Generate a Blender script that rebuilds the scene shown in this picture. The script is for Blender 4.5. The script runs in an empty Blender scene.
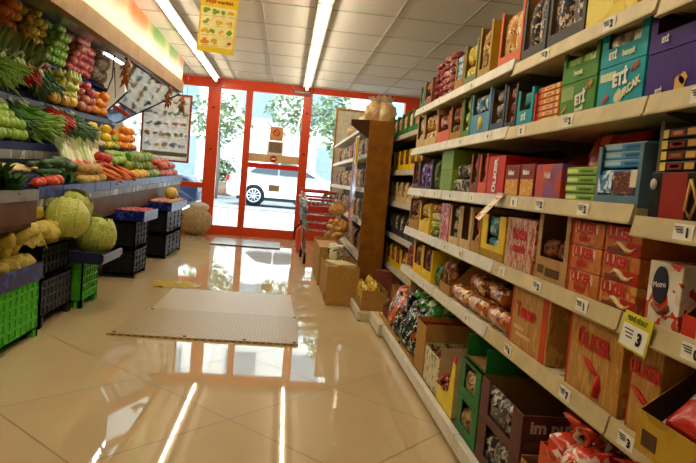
import bpy, bmesh, math, random
from mathutils import Vector, Matrix, noise
random.seed(7)
SC = bpy.context.scene
COL = SC.collection
PI = math.pi

# ------------------------------------------------------------------ materials
MATS = {}
def lin(c):
    return tuple(((v / 12.92) if v <= .04045 else ((v + .055) / 1.055) ** 2.4) for v in c)
def hexc(h):
    return lin(tuple(int(h[i:i + 2], 16) / 255 for i in (0, 2, 4)))
def new_mat(name):
    m = bpy.data.materials.new(name); m.use_nodes = True
    nt = m.node_tree; nt.nodes.clear()
    out = nt.nodes.new('ShaderNodeOutputMaterial'); b = nt.nodes.new('ShaderNodeBsdfPrincipled')
    nt.links.new(b.outputs[0], out.inputs[0])
    return m, nt, b, out
def col4(c): return (c[0], c[1], c[2], 1)
def plain(name, h, rough=.5, metal=0, var=.12, scale=14, emit=None, coat=0, bump=0):
    if name in MATS: return MATS[name]
    m, nt, b, out = new_mat(name)
    c = hexc(h)
    b.inputs['Roughness'].default_value = rough; b.inputs['Metallic'].default_value = metal
    if coat: b.inputs['Coat Weight'].default_value = coat
    if not (coat or metal) and rough > .3: b.inputs['Specular IOR Level'].default_value = .18
    tc = nt.nodes.new('ShaderNodeTexCoord'); n = nt.nodes.new('ShaderNodeTexNoise')
    n.inputs['Scale'].default_value = scale; n.inputs['Detail'].default_value = 3
    nt.links.new(tc.outputs['Object'], n.inputs['Vector'])
    r = nt.nodes.new('ShaderNodeValToRGB')
    r.color_ramp.elements[0].position = .3; r.color_ramp.elements[1].position = .7
    r.color_ramp.elements[0].color = col4([v * (1 - var) for v in c]); r.color_ramp.elements[1].color = col4([min(1, v * (1 + var)) for v in c])
    nt.links.new(n.outputs['Fac'], r.inputs['Fac']); nt.links.new(r.outputs['Color'], b.inputs['Base Color'])
    if bump:
        bp = nt.nodes.new('ShaderNodeBump'); bp.inputs['Strength'].default_value = bump; bp.inputs['Distance'].default_value = .01
        nt.links.new(n.outputs['Fac'], bp.inputs['Height']); nt.links.new(bp.outputs[0], b.inputs['Normal'])
    if emit:
        b.inputs['Emission Color'].default_value = col4(c); b.inputs['Emission Strength'].default_value = emit
    MATS[name] = m; return m
def printed(name, cols, scale=18, rough=.38, stretch=(1, 1, 1)):
    """printed packaging: patches of several inks"""
    if name in MATS: return MATS[name]
    m, nt, b, out = new_mat(name)
    b.inputs['Roughness'].default_value = rough
    tc = nt.nodes.new('ShaderNodeTexCoord'); mp = nt.nodes.new('ShaderNodeMapping'); mp.inputs['Scale'].default_value = stretch
    oi = nt.nodes.new('ShaderNodeObjectInfo')
    v = nt.nodes.new('ShaderNodeVectorMath'); v.operation = 'ADD'
    mu = nt.nodes.new('ShaderNodeMath'); mu.operation = 'MULTIPLY'; mu.inputs[1].default_value = 7
    nt.links.new(oi.outputs['Random'], mu.inputs[0]); nt.links.new(tc.outputs['Object'], mp.inputs['Vector'])
    nt.links.new(mp.outputs[0], v.inputs[0]); nt.links.new(mu.outputs[0], v.inputs[1])
    b.inputs['Specular IOR Level'].default_value = .2 if rough > .3 else .45
    n = nt.nodes.new('ShaderNodeTexNoise'); n.inputs['Scale'].default_value = scale * .8; n.inputs['Detail'].default_value = 2
    nt.links.new(v.outputs[0], n.inputs['Vector'])
    vo = nt.nodes.new('ShaderNodeTexVoronoi'); vo.distance = 'CHEBYCHEV'; vo.inputs['Scale'].default_value = scale * 1.7
    nt.links.new(v.outputs[0], vo.inputs['Vector'])
    sx = nt.nodes.new('ShaderNodeSeparateXYZ'); nt.links.new(vo.outputs['Color'], sx.inputs[0])
    fa = nt.nodes.new('ShaderNodeMath'); fa.operation = 'MULTIPLY_ADD'; fa.inputs[1].default_value = .55
    n5 = nt.nodes.new('ShaderNodeMath'); n5.operation = 'MULTIPLY_ADD'; n5.inputs[1].default_value = 1.2; n5.inputs[2].default_value = -.38
    nt.links.new(n.outputs['Fac'], n5.inputs[0]); nt.links.new(sx.outputs[0], fa.inputs[0]); nt.links.new(n5.outputs[0], fa.inputs[2])
    r = nt.nodes.new('ShaderNodeValToRGB'); cr = r.color_ramp; cr.interpolation = 'CONSTANT'
    k = len(cols)
    cr.elements[0].position = 0; cr.elements[0].color = col4(hexc(cols[0]))
    cr.elements[1].position = .5; cr.elements[1].color = col4(hexc(cols[1]))
    cut = {2: [0, .6], 3: [0, .48, .66], 4: [0, .42, .6, .72], 5: [0, .38, .52, .63, .73]}[k]
    while len(cr.elements) < k: cr.elements.new(.9)
    for e, p, c in zip(cr.elements, cut, cols): e.position = p; e.color = col4(hexc(c))
    nt.links.new(fa.outputs[0], r.inputs['Fac']); nt.links.new(r.outputs['Color'], b.inputs['Base Color'])
    MATS[name] = m; return m
def fruit(name, cols, rough=.4, scale=25):
    """skin whose tint differs from fruit to fruit"""
    if name in MATS: return MATS[name]
    m, nt, b, out = new_mat(name)
    b.inputs['Roughness'].default_value = rough
    tc = nt.nodes.new('ShaderNodeTexCoord'); oi = nt.nodes.new('ShaderNodeObjectInfo')
    n = nt.nodes.new('ShaderNodeTexNoise'); n.inputs['Scale'].default_value = scale
    a = nt.nodes.new('ShaderNodeMath'); a.operation = 'MULTIPLY_ADD'; a.inputs[1].default_value = .55
    nt.links.new(tc.outputs['Object'], n.inputs['Vector'])
    s = nt.nodes.new('ShaderNodeMath'); s.operation = 'MULTIPLY'; s.inputs[1].default_value = .5
    nt.links.new(n.outputs['Fac'], s.inputs[0]); nt.links.new(oi.outputs['Random'], a.inputs[0]); nt.links.new(s.outputs[0], a.inputs[2])
    r = nt.nodes.new('ShaderNodeValToRGB'); cr = r.color_ramp
    while len(cr.elements) < len(cols): cr.elements.new(.5)
    for i, (e, c) in enumerate(zip(cr.elements, cols)):
        e.position = .1 + .75 * i / max(1, len(cols) - 1); e.color = col4(hexc(c))
    nt.links.new(a.outputs[0], r.inputs['Fac']); nt.links.new(r.outputs['Color'], b.inputs['Base Color'])
    MATS[name] = m; return m

# ------------------------------------------------------------------ mesh helpers
class MB:
    def __init__(s): s.bm = bmesh.new()
    def face(s, pts, m=0):
        f = s.bm.faces.new([s.bm.verts.new(p) for p in pts]); f.material_index = m; return f
    def box(s, x0, x1, y0, y1, z0, z1, m=0, bev=0, lift=None):
        P = [(x, y, z + (lift(y) if lift else 0)) for z in (z0, z1) for y in (y0, y1) for x in (x0, x1)]
        v = [s.bm.verts.new(p) for p in P]
        F = [s.bm.faces.new([v[i] for i in q]) for q in ((0, 2, 3, 1), (4, 5, 7, 6), (0, 1, 5, 4), (2, 6, 7, 3), (0, 4, 6, 2), (1, 3, 7, 5))]
        for f in F: f.material_index = m
        if bev:
            es = list({e for f in F for e in f.edges})
            r = bmesh.ops.bevel(s.bm, geom=es, offset=bev, segments=2, affect='EDGES', profile=.5, clamp_overlap=True)
            for f in r['faces']: f.material_index = m
        return s
    def prism(s, pts, d, m=0):
        """polygon pts (3d) swept by vector d"""
        d = Vector(d); a = [s.bm.verts.new(p) for p in pts]; b = [s.bm.verts.new(Vector(p) + d) for p in pts]
        n = len(pts); F = [s.bm.faces.new(a[::-1]), s.bm.faces.new(b)]
        for i in range(n): F.append(s.bm.faces.new([a[i], a[(i + 1) % n], b[(i + 1) % n], b[i]]))
        for f in F: f.material_index = m
        return s
    def tube(s, pts, r, seg=8, m=0, cap=True):
        pts = [Vector(p) for p in pts]; n = len(pts)
        rs = r if isinstance(r, (list, tuple)) else [r] * n
        rings = []; ref = None
        for i, p in enumerate(pts):
            t = (pts[min(i + 1, n - 1)] - pts[max(i - 1, 0)]).normalized()
            if ref is None:
                ref = Vector((0, 0, 1)) if abs(t.z) < .9 else Vector((1, 0, 0))
            u = t.cross(ref).normalized(); w = u.cross(t).normalized(); ref = w
            rings.append([s.bm.verts.new(p + (u * math.cos(2 * PI * k / seg) + w * math.sin(2 * PI * k / seg)) * rs[i]) for k in range(seg)])
        for i in range(n - 1):
            for k in range(seg):
                f = s.bm.faces.new([rings[i][k], rings[i][(k + 1) % seg], rings[i + 1][(k + 1) % seg], rings[i + 1][k]]); f.material_index = m; f.smooth = True
        if cap:
            for rg in (rings[0][::-1], rings[-1]):
                try: f = s.bm.faces.new(rg); f.material_index = m
                except ValueError: pass
        return s
    def lathe(s, prof, c=(0, 0, 0), seg=12, m=0, axis='Z', sq=(1, 1)):
        rings = []
        for r, h in prof:
            rg = []
            for k in range(seg):
                a = 2 * PI * k / seg; x, y = r * math.cos(a) * sq[0], r * math.sin(a) * sq[1]
                p = {'Z': (x, y, h), 'X': (h, x, y), 'Y': (x, h, y)}[axis]
                rg.append(s.bm.verts.new((c[0] + p[0], c[1] + p[1], c[2] + p[2])))
            rings.append(rg)
        for i in range(len(rings) - 1):
            for k in range(seg):
                f = s.bm.faces.new([rings[i][k], rings[i][(k + 1) % seg], rings[i + 1][(k + 1) % seg], rings[i + 1][k]]); f.material_index = m; f.smooth = True
        for rg in (rings[0][::-1], rings[-1]):
            f = s.bm.faces.new(rg); f.material_index = m; f.smooth = True
        return s
    def ball(s, c, r, sc=(1, 1, 1), sub=2, m=0, amp=0, fr=8, seed=0):
        res = bmesh.ops.create_icosphere(s.bm, subdivisions=sub, radius=1)
        for v in res['verts']:
            k = 1 + (amp * noise.noise(v.co * fr + Vector((seed, seed * .7, 0))) if amp else 0)
            v.co = Vector(c) + Vector((v.co.x * sc[0], v.co.y * sc[1], v.co.z * sc[2])) * (r * k)
        for f in {f for v in res['verts'] for f in v.link_faces}: f.material_index = m; f.smooth = True
        return s
    def leaf(s, a, d, w, bend=0, m=0, up=(0, 0, 1)):
        """a blade from a along d, w wide, curving by bend"""
        a = Vector(a); d = Vector(d); u = d.cross(Vector(up))
        if u.length < 1e-5: u = Vector((1, 0, 0))
        u.normalize(); nrm = u.cross(d).normalized(); L = d.length
        prev = None
        for i, (t, ww) in enumerate(((0, .35), (.35, 1), (.7, .8), (1, .08))):
            c = a + d * t + nrm * (-bend * L * t * t)
            pr = [s.bm.verts.new(c - u * w * ww / 2), s.bm.verts.new(c + u * w * ww / 2)]
            if prev:
                f = s.bm.faces.new([prev[0], prev[1], pr[1], pr[0]]); f.material_index = m; f.smooth = True
            prev = pr
        return s
    def mesh(s, name, mats):
        bmesh.ops.recalc_face_normals(s.bm, faces=s.bm.faces[:])
        me = bpy.data.meshes.new(name); s.bm.to_mesh(me); s.bm.free()
        for m in (mats if isinstance(mats, (list, tuple)) else [mats]): me.materials.append(m)
        return me
    def build(s, name, mats, parent=None, loc=(0, 0, 0), rot=(0, 0, 0)):
        return link(name, s.mesh(name, mats), parent, loc, rot)
def link(name, me, parent=None, loc=(0, 0, 0), rot=(0, 0, 0)):
    o = bpy.data.objects.new(name, me); COL.objects.link(o)
    if parent: o.parent = parent
    o.location = loc; o.rotation_euler = rot
    return o
def tag(o, label, cat, group=None, kind=None):
    o['label'] = label; o['category'] = cat
    if group: o['group'] = group
    if kind: o['kind'] = kind
    return o
def thing(name, label, cat, loc=(0, 0, 0), rot=(0, 0, 0), group=None):
    o = bpy.data.objects.new(name, None); COL.objects.link(o); o.empty_display_size = .05
    o.location = loc; o.rotation_euler = rot
    return tag(o, label, cat, group)
def struct(o): o['kind'] = 'structure'; return o
def dup(o, loc, rot=None, parent=None):
    c = o.copy(); COL.objects.link(c)
    if parent is not None: c.parent = parent
    else:
        c.location = loc
        if rot is not None: c.rotation_euler = rot
    for ch in list(o.children):
        k = ch.copy(); COL.objects.link(k); k.parent = c
        for g in ch.children:
            q = g.copy(); COL.objects.link(q); q.parent = k
    return c
ROT_R = Matrix(((0, 0, -1), (-1, 0, 0), (0, 1, 0)))      # text on a face looking at -x
ROT_F = Matrix(((1, 0, 0), (0, 0, -1), (0, 1, 0)))       # text on a face looking at -y
def text(s, size, mat, parent, loc, frame=ROT_R, off=.0, shear=0, name='lettering', tilt=0, sx=1):
    cu = bpy.data.curves.new('lettering', 'FONT'); cu.body = s; cu.size = size; cu.extrude = .0004; cu.offset = off
    cu.align_x = 'CENTER'; cu.align_y = 'CENTER'; cu.shear = shear; cu.resolution_u = 2
    t = bpy.data.objects.new('lettering_curve', cu); COL.objects.link(t)
    me = bpy.data.meshes.new_from_object(t); bpy.data.objects.remove(t); bpy.data.curves.remove(cu)
    me.name = name
    me.transform(Matrix.Rotation(tilt, 4, 'Z') @ Matrix.Diagonal((sx, 1, 1, 1)))
    me.transform(frame.to_4x4()); me.materials.clear(); me.materials.append(mat)
    return link(name, me, parent, loc)

# ------------------------------------------------------------------ palette
white_metal = plain('white_metal', 'd8cfbb', .45)
cream = plain('cream_plastic', 'cbb88c', .4)
rail_white = plain('rail_white', 'd8d2c2', .35)
card = plain('cardboard', 'b08444', .75, scale=40)
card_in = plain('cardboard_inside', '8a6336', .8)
card_pale = plain('pale_cardboard', 'cdb184', .75)
card_dark = plain('dark_cardboard', '5a4026', .8)
black_pl = plain('black_plastic', '1a1b1f', .45)
grey_pl = plain('grey_plastic', '45474d', .5)
navy = plain('navy_plastic', '23285e', .3, var=.3)
blue_film = printed('blue_film', ['141b62', '1b2676', '3c4aa0', '0f1448'], 12, .31)
green_pl = plain('green_plastic', '55c030', .4)
wood = plain('brown_wood', '5f3d1e', .5, var=.3, scale=6)
wood_lt = plain('orange_wood', 'b98149', .42, var=.18, scale=5)
wood_dk = plain('dark_wood', '4a2d18', .6)
silver = plain('silver_metal', 'a9a7a0', .4, metal=.5)
red_paint = plain('red_paint', 'd8430f', .3, var=.05)
white_paint = plain('white_paint', 'e9e6df', .6, var=.03)
ink_black = plain('ink_black', '17130f', .6)
ink_red = plain('ink_red', 'c3281f', .5)
ink_white = plain('ink_white', 'f2ecdf', .5)
ink_gold = plain('ink_gold', 'd6a34a', .4)
steel = plain('chrome_wire', '9a9a98', .25, metal=1)
rubber = plain('rubber', '151515', .7)
yellow_tag = plain('yellow_card', 'd9cf2f', .5)
paper = plain('white_paper', 'efeadf', .6, var=.04)

# ------------------------------------------------------------------ camera
f_px, yaw, pitch, roll = 618.5, .10566, .07658, .08609
fwd = Vector((math.sin(yaw) * math.cos(pitch), math.cos(yaw) * math.cos(pitch), -math.sin(pitch)))
rgt = Vector((math.cos(yaw), -math.sin(yaw), 0)); upv = rgt.cross(fwd)
r2 = rgt * math.cos(roll) + upv * math.sin(roll); u2 = -rgt * math.sin(roll) + upv * math.cos(roll)
cam = bpy.data.cameras.new('camera'); co = bpy.data.objects.new('camera', cam); COL.objects.link(co)
cam.sensor_width = 36; cam.lens = 36 * f_px / 696; cam.clip_start = .02
mw = Matrix((r2, u2, -fwd)).transposed().to_4x4(); mw.translation = Vector((0, 0, 1.13)); co.matrix_world = mw
SC.camera = co

# ------------------------------------------------------------------ room shell
CEIL = 2.83; YB = 11.6
def floor_mat():
    m, nt, b, out = new_mat('floor_tiles')
    geo = nt.nodes.new('ShaderNodeNewGeometry'); L = nt.links
    def dot(vec):
        d = nt.nodes.new('ShaderNodeVectorMath'); d.operation = 'DOT_PRODUCT'; d.inputs[1].default_value = vec
        L.new(geo.outputs['Position'], d.inputs[0]); return d.outputs['Value']
    def math_(op, a, v=None):
        n = nt.nodes.new('ShaderNodeMath'); n.operation = op
        for i, x in enumerate((a, v)):
            if x is None: continue
            if isinstance(x, (int, float)): n.inputs[i].default_value = x
            else: L.new(x, n.inputs[i])
        return n.outputs[0]
    s = 2 ** -.5; size = .735; cells = []; lines = []
    for vec, o in (((s, s, 0), 1.867), ((-s, s, 0), 2.121)):
        t = math_('DIVIDE', math_('SUBTRACT', dot(vec), o), size)
        cells.append(math_('FLOOR', t)); fr = math_('ABSOLUTE', math_('SUBTRACT', math_('FRACT', t), .5))
        lines.append(math_('GREATER_THAN', fr, .4955))
    ln = math_('MAXIMUM', lines[0], lines[1])
    cx = nt.nodes.new('ShaderNodeCombineXYZ'); L.new(cells[0], cx.inputs[0]); L.new(cells[1], cx.inputs[1])
    wn = nt.nodes.new('ShaderNodeTexWhiteNoise'); L.new(cx.outputs[0], wn.inputs['Vector'])
    no = nt.nodes.new('ShaderNodeTexNoise'); no.inputs['Scale'].default_value = 2.2; no.inputs['Detail'].default_value = 5
    L.new(geo.outputs['Position'], no.inputs['Vector'])
    mx = math_('ADD', math_('MULTIPLY', wn.outputs['Value'], .35), math_('MULTIPLY', no.outputs['Fac'], .65))
    r = nt.nodes.new('ShaderNodeValToRGB'); r.color_ramp.elements[0].color = col4(hexc('c3aa80')); r.color_ramp.elements[1].color = col4(hexc('d1ba92'))
    L.new(mx, r.inputs['Fac'])
    g = nt.nodes.new('ShaderNodeMixRGB'); g.inputs[2].default_value = col4(hexc('7d6440')); L.new(ln, g.inputs[0]); L.new(r.outputs[0], g.inputs[1])
    L.new(g.outputs[0], b.inputs['Base Color'])
    b.inputs['Roughness'].default_value = .09; b.inputs['IOR'].default_value = 1.55
    n2 = nt.nodes.new('ShaderNodeTexNoise'); n2.inputs['Scale'].default_value = 3
    L.new(geo.outputs['Position'], n2.inputs['Vector'])
    L.new(math_('ADD', math_('MULTIPLY', n2.outputs['Fac'], .05), math_('MULTIPLY', ln, .3)), b.inputs['Roughness'])
    return m
def ceiling_mat():
    m, nt, b, out = new_mat('ceiling_tiles'); L = nt.links
    geo = nt.nodes.new('ShaderNodeNewGeometry'); sp = nt.nodes.new('ShaderNodeSeparateXYZ'); L.new(geo.outputs['Position'], sp.inputs[0])
    no = nt.nodes.new('ShaderNodeTexNoise'); no.inputs['Scale'].default_value = 60; L.new(geo.outputs['Position'], no.inputs['Vector'])
    r = nt.nodes.new('ShaderNodeValToRGB'); r.color_ramp.elements[0].color = col4(hexc('e0dace')); r.color_ramp.elements[1].color = col4(hexc('ebe6dc'))
    L.new(no.outputs['Fac'], r.inputs[0]); L.new(r.outputs[0], b.inputs['Base Color']); b.inputs['Roughness'].default_value = .85
    return m
struct(MB().box(-3.1, 2.7, -2.0, 11.75, -.1, 0).build('floor', floor_mat()))
struct(MB().box(-3.1, 2.7, -2.0, 11.75, CEIL, CEIL + .1).build('ceiling', ceiling_mat()))
wallm = plain('wall_plaster', 'c9bda6', .8, var=.05)
struct(MB().box(-3.1, -3.0, -2.0, 11.75, 0, CEIL).build('wall_left', wallm))
struct(MB().box(2.6, 2.7, -2.0, 11.75, 0, CEIL).build('wall_right', wallm))
struct(MB().box(-3.1, 2.7, -2.1, -2.0, 0, CEIL).build('wall_back', wallm))
tb = MB()
for k in range(-4, 5):
    x = -.38 + .675 * k
    if -3 < x < 2.6: tb.box(x - .012, x + .012, -2, 11.55, CEIL - .008, CEIL - .0005)
for k in range(-9, 7):
    y = 6.27 + .85 * k
    if -2 < y < 11.5: tb.box(-3, 2.6, y - .009, y + .009, CEIL - .006, CEIL - .0005)
struct(tb.build('trim_1', plain('ceiling_grid', 'b7b2a8', .6)))

# ------------------------------------------------------------------ shop front
def glass_mat(name, tint='f4f8f8'):
    m, nt, b, out = new_mat(name); L = nt.links
    t = nt.nodes.new('ShaderNodeBsdfTransparent'); t.inputs[0].default_value = col4(hexc(tint))
    g = nt.nodes.new('ShaderNodeBsdfGlossy'); g.inputs['Roughness'].default_value = .02
    fr = nt.nodes.new('ShaderNodeFresnel'); fr.inputs[0].default_value = 1.45
    mx = nt.nodes.new('ShaderNodeMixShader'); L.new(fr.outputs[0], mx.inputs[0]); L.new(t.outputs[0], mx.inputs[1]); L.new(g.outputs[0], mx.inputs[2])
    L.new(mx.outputs[0], out.inputs[0]); return m
glass = glass_mat('shop_glass')
ya, yb_ = YB - .05, YB + .05
# door: posts, header, rails, panes
def struct_thing(name, loc=(0, 0, 0)):
    o = bpy.data.objects.new(name, None); COL.objects.link(o); o['kind'] = 'structure'; return o
d1 = struct_thing('door_1')
fr = MB()
for a, b in ((-1.52, -1.295), (-.84, -.72), (.20, .36)): fr.box(a, b, ya - .02, yb_, 0, 2.68, bev=.008)
fr.box(-1.52, .36, ya - .03, yb_, 2.655, 2.83, bev=.006)
fr.box(-1.30, -.83, ya, yb_, 0, .165); fr.box(-.73, .21, ya, yb_, .0, .165)
fr.build('door_frame', red_paint, d1)
MB().box(-1.3, -.835, YB - .006, YB + .006, .16, 2.66).build('pane', glass, d1)
MB().box(-.725, .205, YB - .006, YB + .006, .16, 2.66).build('pane', glass, d1)
MB().box(.02, .30, ya - .09, ya - .03, 2.69, 2.735, bev=.01).tube([(.15, ya - .07, 2.73), (.02, ya - .12, 2.75), (-.02, ya - .13, 2.79)], .01).build('door_closer', silver, d1)
hd = MB()
for zz in (2.3, 1.55): hd.ball((-1.41, ya - .03, zz), .022, sub=2); hd.ball((.28, ya - .03, zz + .05), .022, sub=2)
hd.build('bolt_cap', plain('dark_red', '8e2410', .4), d1)
w1 = struct_thing('window_1')
fr = MB(); fr.box(-3.0, -1.52, ya, yb_, .83, .925); fr.box(-3.0, -1.52, ya, yb_, 2.66, 2.83); fr.box(-3.0, -1.52, ya, yb_, 0, .12)
fr.box(-2.62, -2.55, ya, yb_, .12, 2.66); fr.build('window_frame', red_paint, w1)
MB().box(-3.0, -1.52, YB - .006, YB + .006, .92, 2.67).build('pane', glass, w1)
MB().box(-3.0, -1.52, YB - .006, YB + .006, .1, .84).build('pane', glass, w1)
w2 = struct_thing('window_2')
fr = MB(); fr.box(.36, 2.12, ya, yb_, 2.72, 2.83); fr.box(.36, 2.12, ya, yb_, 0, .5); fr.build('window_frame', red_paint, w2)
MB().box(.36, 2.12, YB - .006, YB + .006, .48, 2.73).build('pane', glass, w2)
struct(MB().box(2.1, 2.7, ya - .02, yb_ + .05, 0, CEIL).build('wall_front', red_paint))

# stickers and notices on the door
gz = YB - .0075
bt = thing('sticker_band', 'beige sticker band with a round red sign across the door glass', 'sticker', (-.26, gz, 1.47))
MB().box(-.46, .46, -.001, .0005, -.075, .075).build('band', plain('beige_film', 'e3b98c', .5), bt)
MB().lathe([(.062, 0), (.062, .002)], (-.01, -.003, 0), 20, axis='Y').build('round_sign', ink_red, bt)
MB().box(-.045, .025, -.0045, -.003, -.012, .012).build('white_bar', ink_white, bt)
rb = MB().box(-.46, .46, -.001, .0005, -.045, .045).build('red_stripe', plain('red_film', 'dd2a18', .4), None, (-.26, gz, 1.325))
tag(rb, 'plain red sticker stripe across the door glass below the beige band', 'sticker')
ns = thing('notice', 'square orange notice with a red prohibition ring on the door glass', 'sign', (-.245, gz, 1.93))
MB().box(-.12, .12, -.001, .0005, -.125, .13).build('card', plain('orange_card', 'e9a56c', .5), ns)
rg = MB(); rg.tube([(.055 * math.cos(a), -.004, .055 * math.sin(a) + .02) for a in [2 * PI * k / 20 for k in range(21)]], .008, 6)
rg.tube([(-.04, -.004, .06), (.04, -.004, -.02)], .008, 6); rg.build('prohibition_ring', ink_red, ns)
n2 = thing('notice', 'grey brown printed notice on white paper below the orange notice', 'sign', (-.25, gz, 1.66))
MB().box(-.145, .145, -.0007, .0003, -.13, .13).build('paper', paper, n2)
MB().box(-.115, .12, -.002, -.0008, -.075, .12).build('print', printed('notice_print', ['8a7560', '9b8569', '7b6650'], 30, .6), n2)
n3 = tag(MB().box(-.1, .1, -.001, .0004, -.06, .06).build('sticker', plain('tan_sticker', 'b59e74', .5), None, (-.22, gz, .93)), 'small tan sticker low on the door glass in front of the white car', 'sticker')

# ------------------------------------------------------------------ street outside
struct(MB().prism([(-9, 11.75, -.02), (-9, 17.5, .16), (-9, 17.5, .06), (-9, 11.75, -.2)], (18, 0, 0)).build('sidewalk', plain('paving', 'c9c5be', .8, scale=3)))
struct(MB().box(-16, 16, 17.5, 24.5, .05, .2).build('road', plain('asphalt', '8f9196', .85, scale=4)))
struct(MB().box(-16, 16, 24.5, 27, .05, .3).build('path', plain('far_paving', 'b9b6b0', .85, scale=3)))
bd = thing('building', 'white apartment building with blue shaded windows across the street', 'building', (0, 27, .2))
MB().box(-14, 14, 0, 1, 0, 11).build('wall', white_paint, bd)
blue_gl = plain('blue_window', '8796a0', .35)
for zz in (4.0, 7.0):
    for xx in (-7.4, -4.6, -1.4, 1.4, 4.3):
        wn_ = MB().box(xx - .75, xx + .75, -.03, .02, zz - .7, zz + .7).build('window', plain('window_trim', 'd9dcdd', .5), bd)
        MB().box(xx - .66, xx + .66, -.05, -.03, zz - .6, zz + .6).build('pane', blue_gl, wn_)
MB().box(-6.2, -3.0, -1.0, .0, 5.3, 5.45).build('balcony', plain('balcony_grey', 'c3c6c8', .6), bd)
MB().box(-1.5, 2.6, -1.0, .0, 5.3, 5.45).build('balcony', plain('balcony_grey', 'c3c6c8', .6), bd)
for xx in (-4.9, 2.2):
    MB().box(xx - 1.0, xx + 1.0, -.04, .02, 0.1, 2.4).build('shop_window', blue_gl, bd)
leafm = fruit('leaf_green', ['5f7550', '8a9c74', '566f50'], .6)  # leaf tints greyed to stand in for the haze outside
bark = plain('bark', '6d6257', .9)
def tree(name, label, loc, h, cr, n, cat='tree', stem=True):
    t = thing(name, label, cat, loc)
    if stem:
        MB().tube([(0, 0, 0), (.05, 0, h * .5), (-.03, .02, h)], [.09, .07, .04], 8).build('trunk', bark, t)
    mb = MB(); rnd = random.Random(sum(map(ord, label)) % 999)
    for i in range(n):
        v = Vector((rnd.gauss(0, 1), rnd.gauss(0, 1), rnd.gauss(0, 1))).normalized() * (rnd.random() ** .4)
        p = Vector((v.x * cr[0], v.y * cr[1], v.z * cr[2] + h))
        d = Vector((rnd.uniform(-1, 1), rnd.uniform(-1, 1), rnd.uniform(-.6, .6))).normalized() * rnd.uniform(.14, .26)
        mb.leaf(p, d, .13, .2)
    mb.build('foliage', leafm, t); return t
tree('street_tree', 'leafy street tree seen through the left side pane of the door', (-2.5, 22.5, .2), 2.9, (1.15, .9, 1.0), 800)
tree('street_tree', 'leafy street tree seen through the door glass above the car', (.4, 23, .2), 3.3, (1.5, .9, .9), 900)
tree('street_tree', 'leafy street tree in the left window behind the hanging poster', (-4.9, 22, .2), 3.4, (1.1, .9, 1.5), 800)
tree('street_tree', 'leafy tree seen in the right window beside the door post', (1.25, 16.5, .14), 2.6, (.45, .5, 1.2), 420)
pt = tree('planter', 'round green bush in a planter on the far pavement by the narrow pane', (-2.35, 23.6, .3), .8, (.6, .5, .7), 420, 'planter', False)
MB().lathe([(.3, 0), (.42, .5), (.38, .5), (.3, .05)], seg=16).build('pot', plain('terracotta', '9c7f6a', .8), pt)
def car(label, loc, paint, s=1.0):
    c = thing('car', label, 'car', loc)
    c.scale = (s, s, s)
    prof = [(0, .32), (-.03, .62), (.05, .92), (.45, 1.0), (.95, 1.38), (1.4, 1.46), (2.1, 1.44), (2.95, .98), (3.75, .84), (3.98, .66), (4.0, .34), (3.6, .24), (.4, .24)]
    W = .84; mb = MB(); rings = []
    for yy, k in ((-W, .0), (-W * .94, .05), (W * .94, .05), (W, 0)):
        ring = []
        for x, z in prof:
            inset = 0
            zz = z if abs(yy) < W * .99 else .3 + (z - .3) * .93
            xx = x if abs(yy) < W * .99 else 2 + (x - 2) * .97
            y2 = yy * (1 if z < 1.0 else .82)
            ring.append(mb.bm.verts.new((xx, y2, zz)))
        rings.append(ring)
    n = len(prof)
    for i in range(3):
        for k in range(n):
            mb.bm.faces.new([rings[i][k], rings[i][(k + 1) % n], rings[i + 1][(k + 1) % n], rings[i + 1][k]]).smooth = True
    mb.bm.faces.new(rings[0]); mb.bm.faces.new(rings[3][::-1])
    mb.build('car_body', paint, c)
    gl = plain('car_glass', '27313a', .1)
    for sg in (-1, 1):
        for q in ([(.62, 1.02), (1.02, 1.33), (1.5, 1.38), (1.5, 1.0)], [(1.56, 1.0), (1.56, 1.38), (2.05, 1.36), (2.7, 1.0)]):
            pts = [(x, sg * (.845 if z < 1.1 else .72), z) for x, z in q]
            MB().prism(pts, (0, -sg * .02, 0)).build('side_window', gl, c)
    tm = plain('tail_red', 'a41c18', .3)
    for sg in (-1, 1): MB().box(-.05, .16, sg * .62 - .2, sg * .62 + .2, .72, .9, bev=.02).build('tail_light', tm, c)
    for x in (.82, 3.22):
        for sg in (-1, 1):
            wh = MB().lathe([(.2, -.09), (.31, -.09), (.335, -.05), (.335, .05), (.31, .09), (.2, .09)], (0, 0, 0), 24, axis='Y').build('wheel', rubber, c, (x, sg * .78, .335))
            rm = MB(); rm.tube([(.2 * math.cos(a), -.095 * 1, .2 * math.sin(a)) for a in [2 * PI * k / 20 for k in range(21)]], .022, 6)
            rm.tube([(.2 * math.cos(a), .095 * 1, .2 * math.sin(a)) for a in [2 * PI * k / 20 for k in range(21)]], .022, 6)
            for k in range(10):
                a = 2 * PI * k / 10
                for yy in (-.1, .1): rm.tube([(0, yy, 0), (.2 * math.cos(a), yy, .2 * math.sin(a))], .02, 5)
            rm.build('rim', plain('alloy', 'c9ccd0', .3, metal=.6), wh)
    MB().box(.3, 3.7, -.85, .85, .2, .3).build('door_sill', plain('sill_black', '26282b', .6), c)
    return c
white_car = plain('car_white', 'e8ecef', .2, var=.02, coat=.5)
car('white car parked across the street behind the door glass', (-1.78, 20.0, .2), white_car)
car('dark blue car parked in the left window beyond the hanging poster', (-5.86, 14.6, .15), plain('car_blue', '1f2c44', .2, coat=.5), 1.0)

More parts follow.
